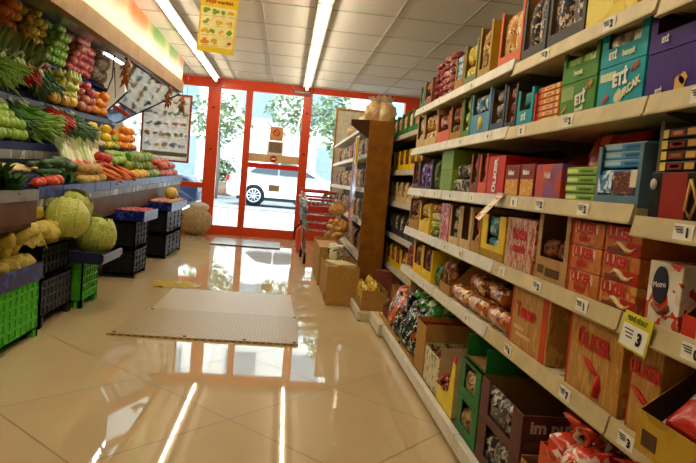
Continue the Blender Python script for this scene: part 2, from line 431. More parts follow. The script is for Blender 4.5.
# ------------------------------------------------------------------ ceiling lights
lamp = plain('lamp_tube', 'fff1d4', .4, var=0)
lamp.node_tree.nodes['Principled BSDF'].inputs['Emission Color'].default_value = (1, .87, .65, 1)
lamp.node_tree.nodes['Principled BSDF'].inputs['Emission Strength'].default_value = 16
gear = plain('lamp_gear', '8b877f', .5)
ORD = ['first', 'second', 'third', 'fourth', 'fifth', 'sixth', 'seventh']
for xx, nm in ((-1.365, 'left row'), (.237, 'right row')):
    for k in range(6):  # nearest lamp of each row is unseen, added to brighten the near shelves
        y1 = 11.26 - 1.775 * k
        t = thing('ceiling_light', 'long white tube light on the ceiling, %s, %s from the shop front' % (nm, ORD[k]), 'light', (xx, y1 - .885, CEIL))
        MB().box(-.075, .075, -.885, .885, -.05, -.009, bev=.005).build('housing', gear, t)
        MB().tube([(0, -.865, -.082), (0, .865, -.082)], .021, 10).build('tube', lamp, t)
        MB().box(-.022, .022, -.885, -.862, -.106, -.049).build('end_cap', gear, t); MB().box(-.022, .022, .862, .885, -.106, -.049).build('end_cap', gear, t)

# ------------------------------------------------------------------ posters
def poster_faces(mb, x0, x1, z0, z1, y, cols, rows, seed, r):
    rnd = random.Random(seed)
    for i in range(rows):
        n = cols + (i % 2)
        for j in range(n):
            cx = x0 + (x1 - x0) * (j + .5) / n + rnd.uniform(-.01, .01); cz = z0 + (z1 - z0) * (i + .55) / rows
            rr = r * rnd.uniform(.75, 1.15); mi = rnd.choice((2, 3, 4, 5)); k = rnd.randint(3, 5)
            for q in range(k):
                ax, az = cx + rnd.uniform(-.8, .8) * rr, cz + rnd.uniform(-.4, .5) * rr; r3 = rr * .6
                mb.prism([(ax + r3 * math.cos(2 * PI * t / 8), y - q * .0002, az + r3 * .8 * math.sin(2 * PI * t / 8)) for t in range(8)], (0, .0012, 0), mi)
            mb.box(cx - rr * .9, cx + rr * .9, y, y + .001, cz - rr * 1.15, cz - rr * 1.02, 6)
pm = [plain('poster_yellow', 'e8c52c', .45), plain('poster_cream', 'eedd9a', .45), plain('poster_orange', 'dd8332', .45), plain('poster_red', 'c24a2c', .45),
      plain('poster_green', '6f9a35', .45), plain('poster_gold', 'dcae2e', .45), plain('poster_caption', 'b98b38', .45)]
ps = thing('hanging_poster', 'yellow poster with rows of fruit pictures hanging from the ceiling', 'poster', (-.757, 6.0, 2.26), (0, .035, 0))
mb = MB(); mb.box(-.172, .172, 0, .004, -.02, .5, 0); mb.box(-.155, .155, -.0012, 0, .03, .395, 1)
poster_faces(mb, -.15, .15, .03, .39, -.003, 3, 4, 5, .034); mb.build('printed_sheet', pm, ps)
text('yeşil market', .05, plain('poster_title', 'b2321c', .5), ps, (0, -.003, .445), ROT_F, .001)
mb = MB(); mb.tube([(-.13, .002, .495), (-.13, .002, .568)], .002, 5); mb.tube([(.13, .002, .495), (.13, .002, .568)], .002, 5); mb.build('hanging_wire', steel, ps)
pm2 = [plain('sheet_white', 'f0eee8', .35), plain('sheet_pale', 'e6e6e0', .35), plain('pale_orange', 'ead3c2', .4), plain('pale_blue', 'cdd6e0', .4), plain('pale_green', 'd2dcc6', .4), plain('pale_gold', 'e2d4a6', .4), plain('caption_grey', 'c4c4c0', .4)]
for m_ in pm2[:2] + pm2[2:6]:
    nt_ = m_.node_tree; b_n = nt_.nodes['Principled BSDF']; o_n = nt_.nodes['Material Output']
    tr = nt_.nodes.new('ShaderNodeBsdfTranslucent'); mxs = nt_.nodes.new('ShaderNodeMixShader'); mxs.inputs[0].default_value = .72
    nt_.links.new(b_n.inputs['Base Color'].links[0].from_socket, tr.inputs[0]); nt_.links.new(b_n.outputs[0], mxs.inputs[1]); nt_.links.new(tr.outputs[0], mxs.inputs[2]); nt_.links.new(mxs.outputs[0], o_n.inputs[0])
sp_ = thing('framed_poster', 'white framed poster of small produce pictures hanging in front of the left window', 'poster', (-2.02, 10.5, 1.27))
mb = MB(); mb.box(-.37, .36, 0, .01, 0, 1.05, 0); mb.box(-.36, .35, -.001, 0, .06, .13, 5)
poster_faces(mb, -.35, .34, .15, 1.0, -.003, 5, 5, 9, .05); mb.build('printed_sheet', pm2, sp_)
fm = MB(); fm.box(-.4, -.37, -.01, .02, -.03, 1.08); fm.box(.36, .39, -.01, .02, -.03, 1.08); fm.box(-.37, .36, -.01, .02, -.03, 0); fm.box(-.37, .36, -.01, .02, 1.05, 1.08)
fm.build('frame', plain('poster_frame', 'a5543c', .4), sp_)
mb = MB(); mb.tube([(-.3, .01, 1.07), (-.3, .01, 1.56)], .003, 5); mb.tube([(.3, .01, 1.07), (.3, .01, 1.56)], .003, 5); mb.build('hanging_wire', steel, sp_)
bs = thing('sign_board', 'tall pale sign board with a brown frame standing in the right window', 'sign', (1.13, 11.15, 0))
MB().box(-.31, .31, 0, .012, .5, 2.42).build('board', plain('board_cream', 'd9cfb8', .5), bs)
fm = MB(); fm.box(-.34, -.31, -.01, .025, .0, 2.46); fm.box(.31, .34, -.01, .025, .0, 2.46); fm.box(-.31, .31, -.01, .025, 2.42, 2.46); fm.box(-.31, .31, -.01, .025, .44, .5)
fm.build('frame', wood_lt, bs)

# ------------------------------------------------------------------ produce display on the left
def lift(y): return .02 * (y - 4.5)
Y0, Y1 = 3.3, 10.05
pr_rail = printed('label_row', ['6d6a62', '858178', 'b9b4a6', '504c46'], 7, .35, (1, 1, .3))
ds = thing('produce_display', 'long stepped produce display with blue lined tiers along the left wall', 'display', (0, 0, 0))
mb = MB()
mb.box(-2.95, -1.70, 3.94, Y1, .70, .86, 0, lift=lift)
mb.box(-2.95, -2.03, Y0, 10.0, .0, .69, 1)
mb.build('lower_body', [wood, plain('base_dark', '2c1d14', .7)], ds)
MB().box(-1.70, -1.665, 3.94, Y1, .60, .795, 0, lift=lift).build('skirt_board', wood, ds)
MB().box(-1.68, -1.648, 3.94, Y1, .795, .85, lift=lift).build('price_rail', pr_rail, ds)
# stepped bank, profile x,z (far end shorter for each tier)
def bank(name, prof, y0, y1, mat):
    mb = MB()
    mb.prism([(x, y0, z + lift(y0)) for x, z in prof], (0, y1 - y0, lift(y1) - lift(y0))); return mb.build(name, mat, ds)
shelf_lin = plain('shelf_liner', '14162c', .6)
bank('lower_tier', [(-1.66, .85), (-1.98, 1.0), (-1.98, 1.17), (-2.05, 1.17), (-2.05, .85)], 3.94, Y1, shelf_lin)
bank('middle_tier', [(-2.0, 1.18), (-2.33, 1.42), (-2.33, 1.56), (-2.6, 1.56), (-2.9, .86), (-2.0, .86)], Y0, 8.62, shelf_lin)
bank('upper_tier', [(-2.32, 1.575), (-2.55, 1.9), (-2.55, 2.02), (-2.7, 2.02), (-2.9, 1.56), (-2.32, 1.56)], Y0, 8.42, shelf_lin)
bank('top_tier', [(-2.54, 2.03), (-2.8, 2.45), (-2.8, 2.55), (-2.95, 2.55), (-2.95, 1.6), (-2.54, 2.0)], Y0, 8.9, shelf_lin)
MB().box(-2.01, -1.985, Y0, 8.64, 1.165, 1.225, lift=lift).build('tier_rail', plain('tier_navy', '171c52', .55), ds)
MB().box(-1.99, -1.975, Y0, 8.64, 1.10, 1.165, lift=lift).build('price_rail', pr_rail, ds)
MB().box(-2.34, -2.315, Y0, 8.44, 1.555, 1.61, lift=lift).build('tier_rail', plain('dark_rail', '2a2432', .4), ds)
MB().box(-2.565, -2.54, Y0, 8.92, 2.0, 2.06, lift=lift).build('tier_rail', plain('tier_navy', '171c52', .55), ds)
nu = thing('produce_counter', 'brown wooden produce counter with a grey price rail at the left edge', 'counter', (0, 0, 0))
MB().box(-2.0, -1.52, 2.9, 3.93, .70, .86, bev=.004).build('counter_body', wood, nu)
MB().box(-1.52, -1.495, 2.9, 3.935, .735, .87).build('front_board', wood, nu)
MB().box(-1.515, -1.485, 2.9, 3.935, .87, .935).build('price_rail', plain('grey_rail', '8d8a83', .35), nu)
MB().box(-1.95, -1.56, 2.95, 3.3, 0, .70).build('pedestal', wood_dk, nu)

# header over the display
hd = thing('header_board', 'wooden header beam with a bright printed fruit panel above the produce display', 'header', (0, 0, 0))
MB().box(-1.78, -1.70, 3.0, 9.97, 2.205, 2.375, bev=0, lift=lift).build('wood_beam', plain('header_wood', '876430', .5, var=.2, scale=5), hd)
def header_mat():
    m, nt, b, out = new_mat('header_print'); L = nt.links; b.inputs['Roughness'].default_value = .35
    geo = nt.nodes.new('ShaderNodeNewGeometry'); sx = nt.nodes.new('ShaderNodeSeparateXYZ'); L.new(geo.outputs['Position'], sx.inputs[0])
    no = nt.nodes.new('ShaderNodeTexNoise'); no.inputs['Scale'].default_value = 2.0; no.inputs['Detail'].default_value = 1; L.new(geo.outputs['Position'], no.inputs['Vector'])
    a = nt.nodes.new('ShaderNodeMath'); a.operation = 'MULTIPLY_ADD'; a.inputs[1].default_value = .35; L.new(no.outputs['Fac'], a.inputs[0]); L.new(sx.outputs[1], a.inputs[2])
    q = nt.nodes.new('ShaderNodeMapRange'); q.inputs['From Min'].default_value = 4.6; q.inputs['From Max'].default_value = 10.15; L.new(a.outputs[0], q.inputs[0])
    r = nt.nodes.new('ShaderNodeValToRGB'); cr = r.color_ramp
    st = [(0, '8f9f4a'), (.2, '9da85c'), (.31, '946438'), (.38, 'a9925f'), (.43, 'b0560f'), (.53, 'b5651c'), (.57, 'aa9f70'), (.62, '4a7a1c'), (.72, '588a28'), (.77, 'aea784'), (.82, '3f6f18'), (.88, '6f9040'), (.92, 'b0957c'), (.97, 'a04f34'), (1, '93705c')]
    while len(cr.elements) < len(st): cr.elements.new(.5)
    for e, (p, c) in zip(cr.elements, st): e.position = p; e.color = col4(hexc(c))
    L.new(q.outputs[0], r.inputs[0])
    z = nt.nodes.new('ShaderNodeMapRange'); z.inputs['From Min'].default_value = 2.38; z.inputs['From Max'].default_value = 2.72; L.new(sx.outputs[2], z.inputs[0])
    mx = nt.nodes.new('ShaderNodeMixRGB'); mx.inputs[1].default_value = col4(hexc('b3a880')); L.new(z.outputs[0], mx.inputs[0]); L.new(r.outputs[0], mx.inputs[2])
    L.new(mx.outputs[0], b.inputs['Base Color']); return m
mb = MB(); mb.prism([(-1.72, 3.0, 2.375 + lift(3.0)), (-1.72, 9.96, 2.375 + lift(9.96)), (-1.72, 9.96, 2.828), (-1.72, 3.0, 2.828)], (-.03, 0, 0))
mb.build('printed_panel', header_mat(), hd)
canopy = plain('canopy_silver', 'b7b7b2', .25, metal=.8)
mb = MB(); mb.prism([(-1.80, 3.0, 2.25 + lift(3)), (-1.80, 8.6, 2.25 + lift(8.6)), (-2.95, 8.6, 2.72), (-2.95, 3.0, 2.68)], (0, 0, .02)); mb.build('canopy_sheet', canopy, hd)
dl = thing('display_lamp', 'slim white lamp strip under the header above the fruit', 'light', (-1.93, 7.5, 2.21 + lift(7.5)))
cool = plain('cool_lamp', 'eef4ff', .4, var=0); cool.node_tree.nodes['Principled BSDF'].inputs['Emission Color'].default_value = (.9, .95, 1, 1); cool.node_tree.nodes['Principled BSDF'].inputs['Emission Strength'].default_value = 9
mb = MB(); mb.prism([(-.05, -.85, .02 - .017), (.05, -.85, -.02 - .017), (.05, .85, -.02 + .017), (-.05, .85, .02 + .017)], (0, 0, .02)); mb.build('lamp_housing', gear, dl)
mb = MB(); mb.prism([(-.03, -.82, -.012 - .0164), (.03, -.82, -.028 - .0164), (.03, .82, -.028 + .0164), (-.03, .82, -.012 + .0164)], (0, 0, .012)); mb.build('diffuser', cool, dl)
mir = new_mat('mirror_glass'); mir[2].inputs['Metallic'].default_value = 1; mir[2].inputs['Roughness'].default_value = .04; mir[2].inputs['Base Color'].default_value = col4(hexc('e6ecec'))
am = thing('angled_mirror', 'slanted mirror in a thin dark frame below the far end of the header', 'mirror', (0, 0, 0))
def slope_pt(t, y): return (-1.74 - .91 * t, y, 2.262 - .53 * t + lift(y) - lift(9.9) + .02)
mb = MB(); mb.prism([slope_pt(0, 6.7), slope_pt(0, 9.9), slope_pt(1, 9.9), slope_pt(1, 9.0), slope_pt(.38, 8.2)], (0, 0, .012)); mb.build('mirror_sheet', mir[0], am)
mb = MB()
for q in ((slope_pt(0, 9.9), slope_pt(1, 9.9)), (slope_pt(1, 9.0), slope_pt(1, 9.9)), (slope_pt(.38, 8.2), slope_pt(1, 9.0)), (slope_pt(0, 6.7), slope_pt(0, 9.9))): mb.tube(q, .012, 6)
mb.build('mirror_frame', plain('mirror_frame_dark', '3a3335', .4), am)

# ---- produce shapes
def M_ball(r, sc, mat, amp=.04, seed=0, fr=2, sub=2, name='fruit'): return MB().ball((0, 0, 0), r, sc, sub, 0, amp, fr, seed).mesh(name, mat)
R = random.Random(11)
m_orange = fruit('orange_peel', ['d9650f', 'e8851c', 'f0a02c'], .45)
m_redor = fruit('persimmon_skin', ['b23a12', 'c9521a', 'd4662a'], .35)
m_lemon = fruit('lemon_peel', ['d6ad1e', 'e6c934', 'c9bc38'], .45)
m_lime = fruit('green_apple_skin', ['6f9a2c', '93b53c', '86a636'], .3)
m_pear = fruit('pear_skin', ['a9b13c', 'c2c04a', '9daa40'], .4)
m_redapple = fruit('red_apple_skin', ['8f2a2a', 'b5443c', 'c77d5a'], .3)
m_tomato = fruit('tomato_skin', ['b92b17', 'cf3d1e', 'd65324'], .2)
m_potato = fruit('potato_skin', ['c9a45a', 'd8b970', 'b58c48'], .7)
m_pepper = fruit('pepper_green', ['4f7a22', '78962c', '9aa63a'], .25)
m_carrot = fruit('carrot_skin', ['d96a1c', 'e2812c', 'cf5c18'], .5)
m_yel = fruit('yellow_pepper', ['e0a51c', 'e8bd2c', 'd99a20'], .25)
m_cuke = fruit('cucumber_skin', ['17380f', '24501a', '305c1c'], .55)
m_leaf = fruit('salad_leaf', ['2f5a1d', '4a7a28', '6c9636'], .5)
m_leafd = fruit('dark_leaf', ['23491a', '356224', '4a762c'], .5)
m_scal = fruit('scallion', ['5f9426', '93b840', '4a7f24'], .45)
m_chili = fruit('chili_red', ['8e1616', 'b3221c', 'c13a2c'], .25)
m_leek = fruit('leek_white', ['c9cf9c', 'dfe0bd', 'a9bd72'], .45)
m_bulb = plain('bulb_white', 'e6e4cf', .45)
m_calyx = plain('calyx_green', '3d6a24', .6)
m_onion = fruit('onion_skin', ['8a5a36', 'a3734a', '7c4632'], .5)
m_cab = fruit('cabbage_leaf', ['9fae3c', 'b9c04c', 'c9cc66'], .5, 7)
nt_ = m_cab.node_tree; vv = nt_.nodes.new('ShaderNodeTexVoronoi'); vv.feature = 'DISTANCE_TO_EDGE'; vv.inputs['Scale'].default_value = 22
nz = nt_.nodes.new('ShaderNodeTexCoord'); mp_ = nt_.nodes.new('ShaderNodeMapping'); mp_.inputs['Scale'].default_value = (1.3, 1.3, .55); nt_.links.new(nz.outputs['Object'], mp_.inputs[0]); nt_.links.new(mp_.outputs[0], vv.inputs['Vector'])
rr_ = nt_.nodes.new('ShaderNodeValToRGB'); rr_.color_ramp.elements[0].position = .0; rr_.color_ramp.elements[0].color = (1, 1, 1, 1); rr_.color_ramp.elements[1].position = .10; rr_.color_ramp.elements[1].color = (0, 0, 0, 1)
nt_.links.new(vv.outputs['Distance'], rr_.inputs[0]); b_n = nt_.nodes['Principled BSDF']; src = b_n.inputs['Base Color'].links[0].from_socket
mx_ = nt_.nodes.new('ShaderNodeMixRGB'); mx_.inputs[2].default_value = col4(hexc('cdd07c')); nt_.links.new(rr_.outputs[0], mx_.inputs[0]); nt_.links.new(src, mx_.inputs[1]); nt_.links.new(mx_.outputs[0], b_n.inputs['Base Color'])
bp_ = nt_.nodes.new('ShaderNodeBump'); bp_.inputs['Strength'].default_value = .35; bp_.inputs['Distance'].default_value = .012; nt_.links.new(rr_.outputs[0], bp_.inputs['Height']); nt_.links.new(bp_.outputs[0], b_n.inputs['Normal'])
def apple_mesh(r, mat):
    prof = [(.02, .78), (.35, .92), (.72, .75), (.98, .2), (.95, -.25), (.7, -.75), (.3, -.95), (.05, -.86)]
    return MB().lathe([(a * r, b * r) for a, b in prof], seg=12).mesh('apple', mat)
def lemon_mesh(r, mat):
    prof = [(.05, 1.35), (.16, 1.25), (.55, .95), (.9, .45), (.98, 0), (.9, -.45), (.55, -.95), (.16, -1.22), (.04, -1.28)]
    return MB().lathe([(a * r * .9, b * r * .9) for a, b in prof], seg=12, axis='Y').mesh('lemon', mat)
def pear_mesh(r, mat):
    prof = [(.05, 1.5), (.3, 1.4), (.45, 1.0), (.62, .5), (.95, -.1), (1, -.45), (.75, -.9), (.3, -1.05), (.04, -.98)]
    return MB().lathe([(a * r * .9, b * r * .8) for a, b in prof], seg=12).mesh('pear', mat)
def long_mesh(L, r, mat, bend=.1, name='vegetable', taper=True, seg=8):
    n = 6; pts = [(bend * L * math.sin(PI * t / n), 0, L * (t / n - .5)) for t in range(n + 1)]
    rs = [r * (.35 if i == 0 else (1 if not taper else 1 - .75 * i / n)) for i in range(n + 1)]
    if not taper: rs[-1] = r * .35
    return MB().tube(pts, rs, seg).mesh(name, mat)
def scallion_mesh(L, mat_leaf, s):
    mb = MB(); rr = random.Random(s)
    mb.tube([(0, 0, -.5 * L), (0, 0, -.46 * L), (0, 0, -.36 * L)], [.003, .010, .008], 7, 1)
    for k in range(6):
        a = rr.uniform(0, 6.28); w = .16 * L * rr.uniform(.3, 1.3); dr = rr.uniform(-.12, .12) * L
        mb.tube([(0, 0, -.37 * L), (w * .25 * math.cos(a), w * .25 * math.sin(a), -.15 * L), (w * .6 * math.cos(a), w * .6 * math.sin(a), .1 * L), (w * math.cos(a) + dr * .5, w * math.sin(a) + dr, .3 * L * rr.uniform(.8, 1.3))], [.006, .011, .013, .004], 6, 0)
    return mb.mesh('scallion', [mat_leaf, m_bulb])
def leafy_mesh(n, L, w, mats, s, spread=.5):
    mb = MB(); rr = random.Random(s)
    for k in range(n):
        a = rr.uniform(0, 6.28); e = rr.uniform(.2, 1) * spread
        d = Vector((math.cos(a) * e, math.sin(a) * e, 1)).normalized() * L * rr.uniform(.7, 1.1)
        b = Vector((math.cos(a), math.sin(a), 0)) * rr.uniform(0, .03)
        mb.leaf(b, d, w * rr.uniform(.7, 1.2), rr.uniform(.1, .5), 0 if rr.random() < .8 else 1)
        mb.tube([b, b + d * .5], [.004, .003], 5, 1)
    return mb.mesh('leafy_greens', mats)

def heap(name, meshes, label, cat, group, y0, y1, A, B, r, layers=1, jit=.35, spin=True, aspect=1.0, drop=0):
    """rows of single fruit lying on the slope from A=(x,z) at the front to B at the back"""
    A = Vector((A[0], 0, A[1])); B = Vector((B[0], 0, B[1])); sv = B - A; Ls = sv.length; s = sv / Ls; nrm = Vector((s.z, 0, -s.x))
    if nrm.z < 0: nrm = -nrm
    d = 2.02 * r; out = []
    for ly in range(layers):
        rows = max(1, int((Ls + r * .5) / d)) - ly; cols = max(1, int((y1 - y0) / (d * aspect))) - ly
        for i in range(rows):
            for j in range(cols - (i % 2)):
                off = (.5 + (i % 2) * .5 + ly * .5) * d * aspect
                y = y0 + ((y1 - y0) - cols * d * aspect - ly * d * aspect) / 2 + off + j * d * aspect
                p = A + s * (d * (.5 + i + ly * .5)) + nrm * (r * 1.02 + ly * r * 1.45)
                p += Vector((R.uniform(-1, 1), 0, R.uniform(-1, 1))) * jit * r * .45; y += R.uniform(-.3, .3) * r + (i % 3) * .25 * r - .2 * r
                o = link(name, R.choice(meshes), None, (p.x, y, p.z + lift(y) - drop), (R.uniform(-.5, .5) if spin else 0, R.uniform(-.5, .5) if spin else 0, R.uniform(0, 6.28) if spin else 0))
                k_ = R.uniform(.88, 1.06); o.scale = (k_, k_, k_)
                tag(o, label, cat, group); out.append(o)
    return out
def lay(name, meshes, label, cat, group, y0, y1, A, B, n, h, ang=(.0, .25), along=None, z=.02, rows=1):
    """long vegetables lying up the slope side by side, several deep"""
    A = Vector((A[0], 0, A[1])); B = Vector((B[0], 0, B[1])); s = (B - A); c0 = (A + B) / 2; s.normalize(); flip = -1 if name == 'scallion' else 1; nrm = Vector((s.z, 0, -s.x))
    if nrm.z < 0: nrm = -nrm
    for k in range(n):
        t = (k + .5) / n; y = y0 + (y1 - y0) * t + R.uniform(-.01, .01)
        dirv = (s * flip + Vector((0, R.uniform(-1, 1) * ang[1] + ang[0] * flip, 0))).normalized()
        if along is not None: dirv = Vector(along).normalized() + Vector((R.uniform(-.1, .1), R.uniform(-.1, .1), R.uniform(-.05, .05))); dirv.normalize()
        q = dirv.to_track_quat('Z', 'Y')
        c = c0 + nrm * (z + h * R.random()) + s * R.uniform(-.04, .04)
        o = link(name, R.choice(meshes), None, (c.x, y, c.z + lift(y)), q.to_euler())
        tag(o, label, cat, group)

A2, B2 = (-2.0, 1.21), (-2.33, 1.45)
A3, B3 = (-2.33, 1.60), (-2.55, 1.92)
A4, B4 = (-2.55, 2.05), (-2.82, 2.48)
apL = [apple_mesh(.047, m_lime)]
heap('green_apple', apL, 'light green apple in the heap at the left edge on the middle tier', 'apple', 'green apples on the middle tier', 4.45, 5.0, A2, B2, .045, 2)
sc1 = [scallion_mesh(.46, m_scal, k) for k in range(3)]; sc2 = [scallion_mesh(.46, m_leafd, k + 5) for k in range(3)]
lay('scallion', sc2, 'dark green scallion lying beside the green apples on the middle tier', 'scallion', 'dark scallions on the middle tier', 5.03, 5.25, A2, B2, 16, .10, (.25, .2))
lay('scallion', sc1, 'light green scallion in the bundle heap left of the red chilies', 'scallion', 'light scallions on the middle tier', 5.22, 5.66, A2, B2, 34, .13, (.3, .25))
ch = [long_mesh(.24, .014, m_chili, b, 'chili') for b in (.06, .12, -.08)]
lay('red_chili', ch, 'long red chili pepper in the heap on the middle tier', 'chili', 'red chilies on the middle tier', 5.68, 6.1, A2, B2, 50, .12, (.4, .3), z=.08)
lay('scallion', sc2, 'dark green scallion in the heap right of the red chilies', 'scallion', 'dark scallions right of the chilies', 6.14, 6.66, A2, B2, 40, .14, (.3, .25))
gb = MB().ball((0, 0, 0), .055, (1, 1, .8), 2, 0, .15, 3).tube([(0, 0, .03), (0, 0, .12)], [.012, .006], 6).mesh('garlic', plain('garlic_skin', 'cdbfae', .6))
heap('garlic_bulb', [gb], 'pale garlic bulb lying between scallions and lemons on the middle tier', 'garlic', 'garlic bulbs on the middle tier', 6.68, 6.92, A2, B2, .055, 3)
lm = [lemon_mesh(.05, m_lemon)]
heap('lemon', lm, 'yellow lemon in the heap on the middle tier near its far end', 'lemon', 'lemons on the middle tier', 6.94, 7.3, A2, B2, .048, 3)
heap('pear', [pear_mesh(.05, m_pear)], 'yellow green pear between lemons and oranges on the middle tier', 'pear', 'pears on the middle tier', 7.31, 7.6, A2, B2, .055, 3)
og = [M_ball(.05, (1, 1, .96), m_orange, .01, 1, 3, 2, 'orange')]
heap('orange', og, 'orange in the heap at the far end of the middle tier', 'orange', 'oranges on the middle tier', 7.61, 8.45, A2, B2, .055, 3)
# upper tier
lay('scallion', sc1, 'bright green spring onion in the upright bundle at the left end of the upper tier', 'spring onion', 'spring onions on the upper tier', 4.95, 5.5, A3, B3, 34, .14, (.05, .2))
lay('red_chili', ch, 'dark red chili pepper in the heap on the upper tier', 'chili', 'red chilies on the upper tier', 5.5, 5.95, A3, B3, 44, .12, (.3, .3), z=.07)
lay('scallion', sc2, 'dark green scallion in the heap on the upper tier right of the chilies', 'scallion', 'dark scallions on the upper tier', 5.95, 6.5, A3, B3, 42, .13, (.1, .25))
ypm = [M_ball(.055, (1, .9, 1.1), m_yel, .25, s, 2, 2, 'yellow_pepper') for s in (1, 4)]
heap('yellow_pepper', ypm, 'yellow bell pepper in the heap at the front of the upper tier', 'pepper', 'yellow peppers on the upper tier', 6.2, 6.95, (-2.30, 1.60), (-2.42, 1.76), .06, 1)
heap('pear', [pear_mesh(.05, m_pear)], 'yellow green pear in the heap on the upper tier', 'pear', 'pears on the upper tier', 6.4, 7.12, (-2.36, 1.70), (-2.54, 2.0), .052, 4)
rap = [apple_mesh(.05, m_redapple)]
heap('red_apple', rap, 'red apple in the heap on the upper tier beside the oranges', 'apple', 'red apples on the upper tier', 7.13, 7.55, A3, B3, .05, 3)
heap('orange', og, 'orange in the heap at the far end of the upper tier', 'orange', 'oranges on the upper tier', 7.56, 8.1, A3, B3, .055, 3)
# leeks and cabbages standing at the back of the upper tier
lkm = []
for q in range(3):
    mb = MB(); rr = random.Random(q + 40)
    mb.tube([(0, 0, -.2), (0, 0, -.12), (0, 0, 0)], [.012, .03, .035], 9, 0)
    for k in range(11):
        a = rr.uniform(0, 6.28); mb.leaf((.02 * math.cos(a), .02 * math.sin(a), -.08), (.07 * math.cos(a), .07 * math.sin(a), rr.uniform(.12, .2)), .11, rr.uniform(.2, .7), 0 if k % 4 else 1)
    lkm.append(mb.mesh('lettuce', [m_leek, m_scal]))
lay('lettuce', lkm, 'pale long lettuce lying at the back of the upper tier below the oranges', 'lettuce', 'lettuces on the upper tier', 4.95, 5.95, (-2.44, 1.80), (-2.52, 2.0), 16, .07, (-.9, .3), z=.09)
heap('onion', [M_ball(.04, (1, 1, .9), m_onion, .05, 3, 2, 2, 'onion')], 'small brown onion below the lemons at the back of the upper tier', 'onion', 'onions on the upper tier', 6.0, 6.45, (-2.44, 1.86), (-2.52, 2.05), .04, 2)
# top tier
heap('persimmon', [M_ball(.052, (1, 1, .9), m_redor, .02, 2, 2, 2, 'persimmon')], 'red orange persimmon at the left end of the top tier', 'persimmon', 'persimmons on the top tier', 4.75, 5.35, A4, B4, .052, 3)
heap('orange', og, 'orange in the heap at the left end of the top tier', 'orange', 'oranges on the top tier', 5.36, 6.0, A4, (-2.86, 2.55), .054, 4)
heap('lemon', lm, 'yellow lemon in the heap on the top tier', 'lemon', 'lemons on the top tier', 6.01, 6.58, A4, B4, .05, 4)
heap('green_apple', apL, 'green apple in the heap on the top tier right of the lemons', 'apple', 'green apples on the top tier', 6.59, 7.22, A4, B4, .049, 4)
heap('red_apple', rap, 'pinkish red apple in the heap at the far end of the top tier', 'apple', 'red apples on the top tier', 7.23, 8.1, A4, B4, .049, 4)
nutb = [MB().ball((0, 0, 0), .085, (1, 1, 1.15), 2, 0, .25, 3, q).tube([(0, 0, .08), (0, 0, .12), (.01, .01, .15)], [.03, .012, .03], 7).mesh('nut_bag', printed('nut_net', ['8a6a4a', '6f4f34', 'b09878', '5a3f2a'], 30, .4)) for q in (1, 2)]
heap('nut_bag', nutb, 'small net bag of brown nuts at the far end of the top tier', 'bag', 'nut bags on the top tier', 8.12, 8.66, A4, B4, .085, 2, spin=False)
# low front bins
bins = [(4.33, 4.78), (4.79, 5.22), (5.23, 5.56), (5.57, 6.03), (6.04, 6.68), (6.69, 7.26), (7.27, 7.73), (7.74, 8.39), (8.40, 9.42), (9.43, 10.04)]
binlab = ['holding tomatoes', 'holding small green peppers', 'holding potatoes', 'holding red apples and potatoes', 'holding carrots', 'holding yellow peppers', 'holding green peppers', 'holding mixed green and red peppers', 'holding pink tomatoes', 'at its empty far end']
for (a, b), l in zip(bins, binlab):
    t = thing('produce_bin', 'blue plastic lined bin on the lower tier %s' % l, 'bin', (0, 0, 0))
    MB().box(-1.662, -1.64, a, b, .855, .935, lift=lift).build('front_lip', blue_film, t)
    MB().box(-1.97, -1.662, a, a + .006, .86, .93, lift=lift).build('side_wall', navy, t); MB().box(-1.97, -1.662, b - .006, b, .86, .93, lift=lift).build('side_wall', navy, t)
A1, B1 = (-1.67, .89), (-1.97, 1.04)
tmm = MB().ball((0, 0, 0), .05, (1, 1, .85), 2, 0, .03, 2).mesh('tomato', m_tomato)
for o in heap('tomato', [tmm], 'large red tomato in the front bin beside the cucumbers', 'tomato', 'tomatoes in the front bin', 4.35, 4.9, A1, (-1.80, .95), .05, 2): pass
cm = [long_mesh(.3, .026, m_cuke, b, 'cucumber', False, 9) for b in (.05, .12)]
lay('cucumber', cm, 'dark green cucumber lying behind the tomatoes on the lower tier', 'cucumber', 'cucumbers on the lower tier', 4.75, 5.4, (-1.74, .96), (-1.92, 1.05), 18, .09, along=(.2, 1, .02), z=.03)
lfy = [leafy_mesh(30, .09, .035, [m_leafd, m_leaf], k, 1.2) for k in range(3)]
for k in range(6):
    y = 4.85 + .11 * k
    tag(link('herb_bunch', lfy[k % 3], None, (-1.76 - .05 * (k % 2), y, .94 + lift(y)), (R.uniform(-.5, .5), .6, R.uniform(0, 6))), 'bunch of dark green herbs between cucumbers and potatoes on the lower tier', 'herbs', 'herb bunches on the lower tier')
pot = [M_ball(.05, (1, 1.3, .85), m_potato, .12, s, 2, 2, 'potato') for s in (1, 2, 3)]
heap('potato', pot, 'pale brown potato in the front bin on the lower tier', 'potato', 'potatoes on the lower tier', 5.27, 6.0, A1, (-1.86, .98), .05, 2, aspect=1.25)
heap('red_apple', [apple_mesh(.05, m_tomato)], 'bright red apple behind the potatoes on the lower tier', 'apple', 'red apples on the lower tier', 5.4, 6.15, (-1.82, .99), (-1.97, 1.1), .05, 1)
crt = [long_mesh(.2, .022, m_carrot, b, 'carrot') for b in (.0, .05)]
lay('carrot', crt, 'orange carrot lying in the front bin on the lower tier', 'carrot', 'carrots on the lower tier', 6.05, 6.95, A1, (-1.84, .97), 34, .10, (0, .4))
heap('tomato', [tmm], 'red tomato behind the carrots on the lower tier', 'tomato', 'tomatoes behind the carrots', 6.15, 6.7, (-1.82, .99), (-1.97, 1.1), .05, 2)
heap('yellow_pepper', ypm, 'yellow pepper in the front bin on the lower tier', 'pepper', 'yellow peppers on the lower tier', 6.95, 7.75, A1, (-1.82, .96), .06, 2)
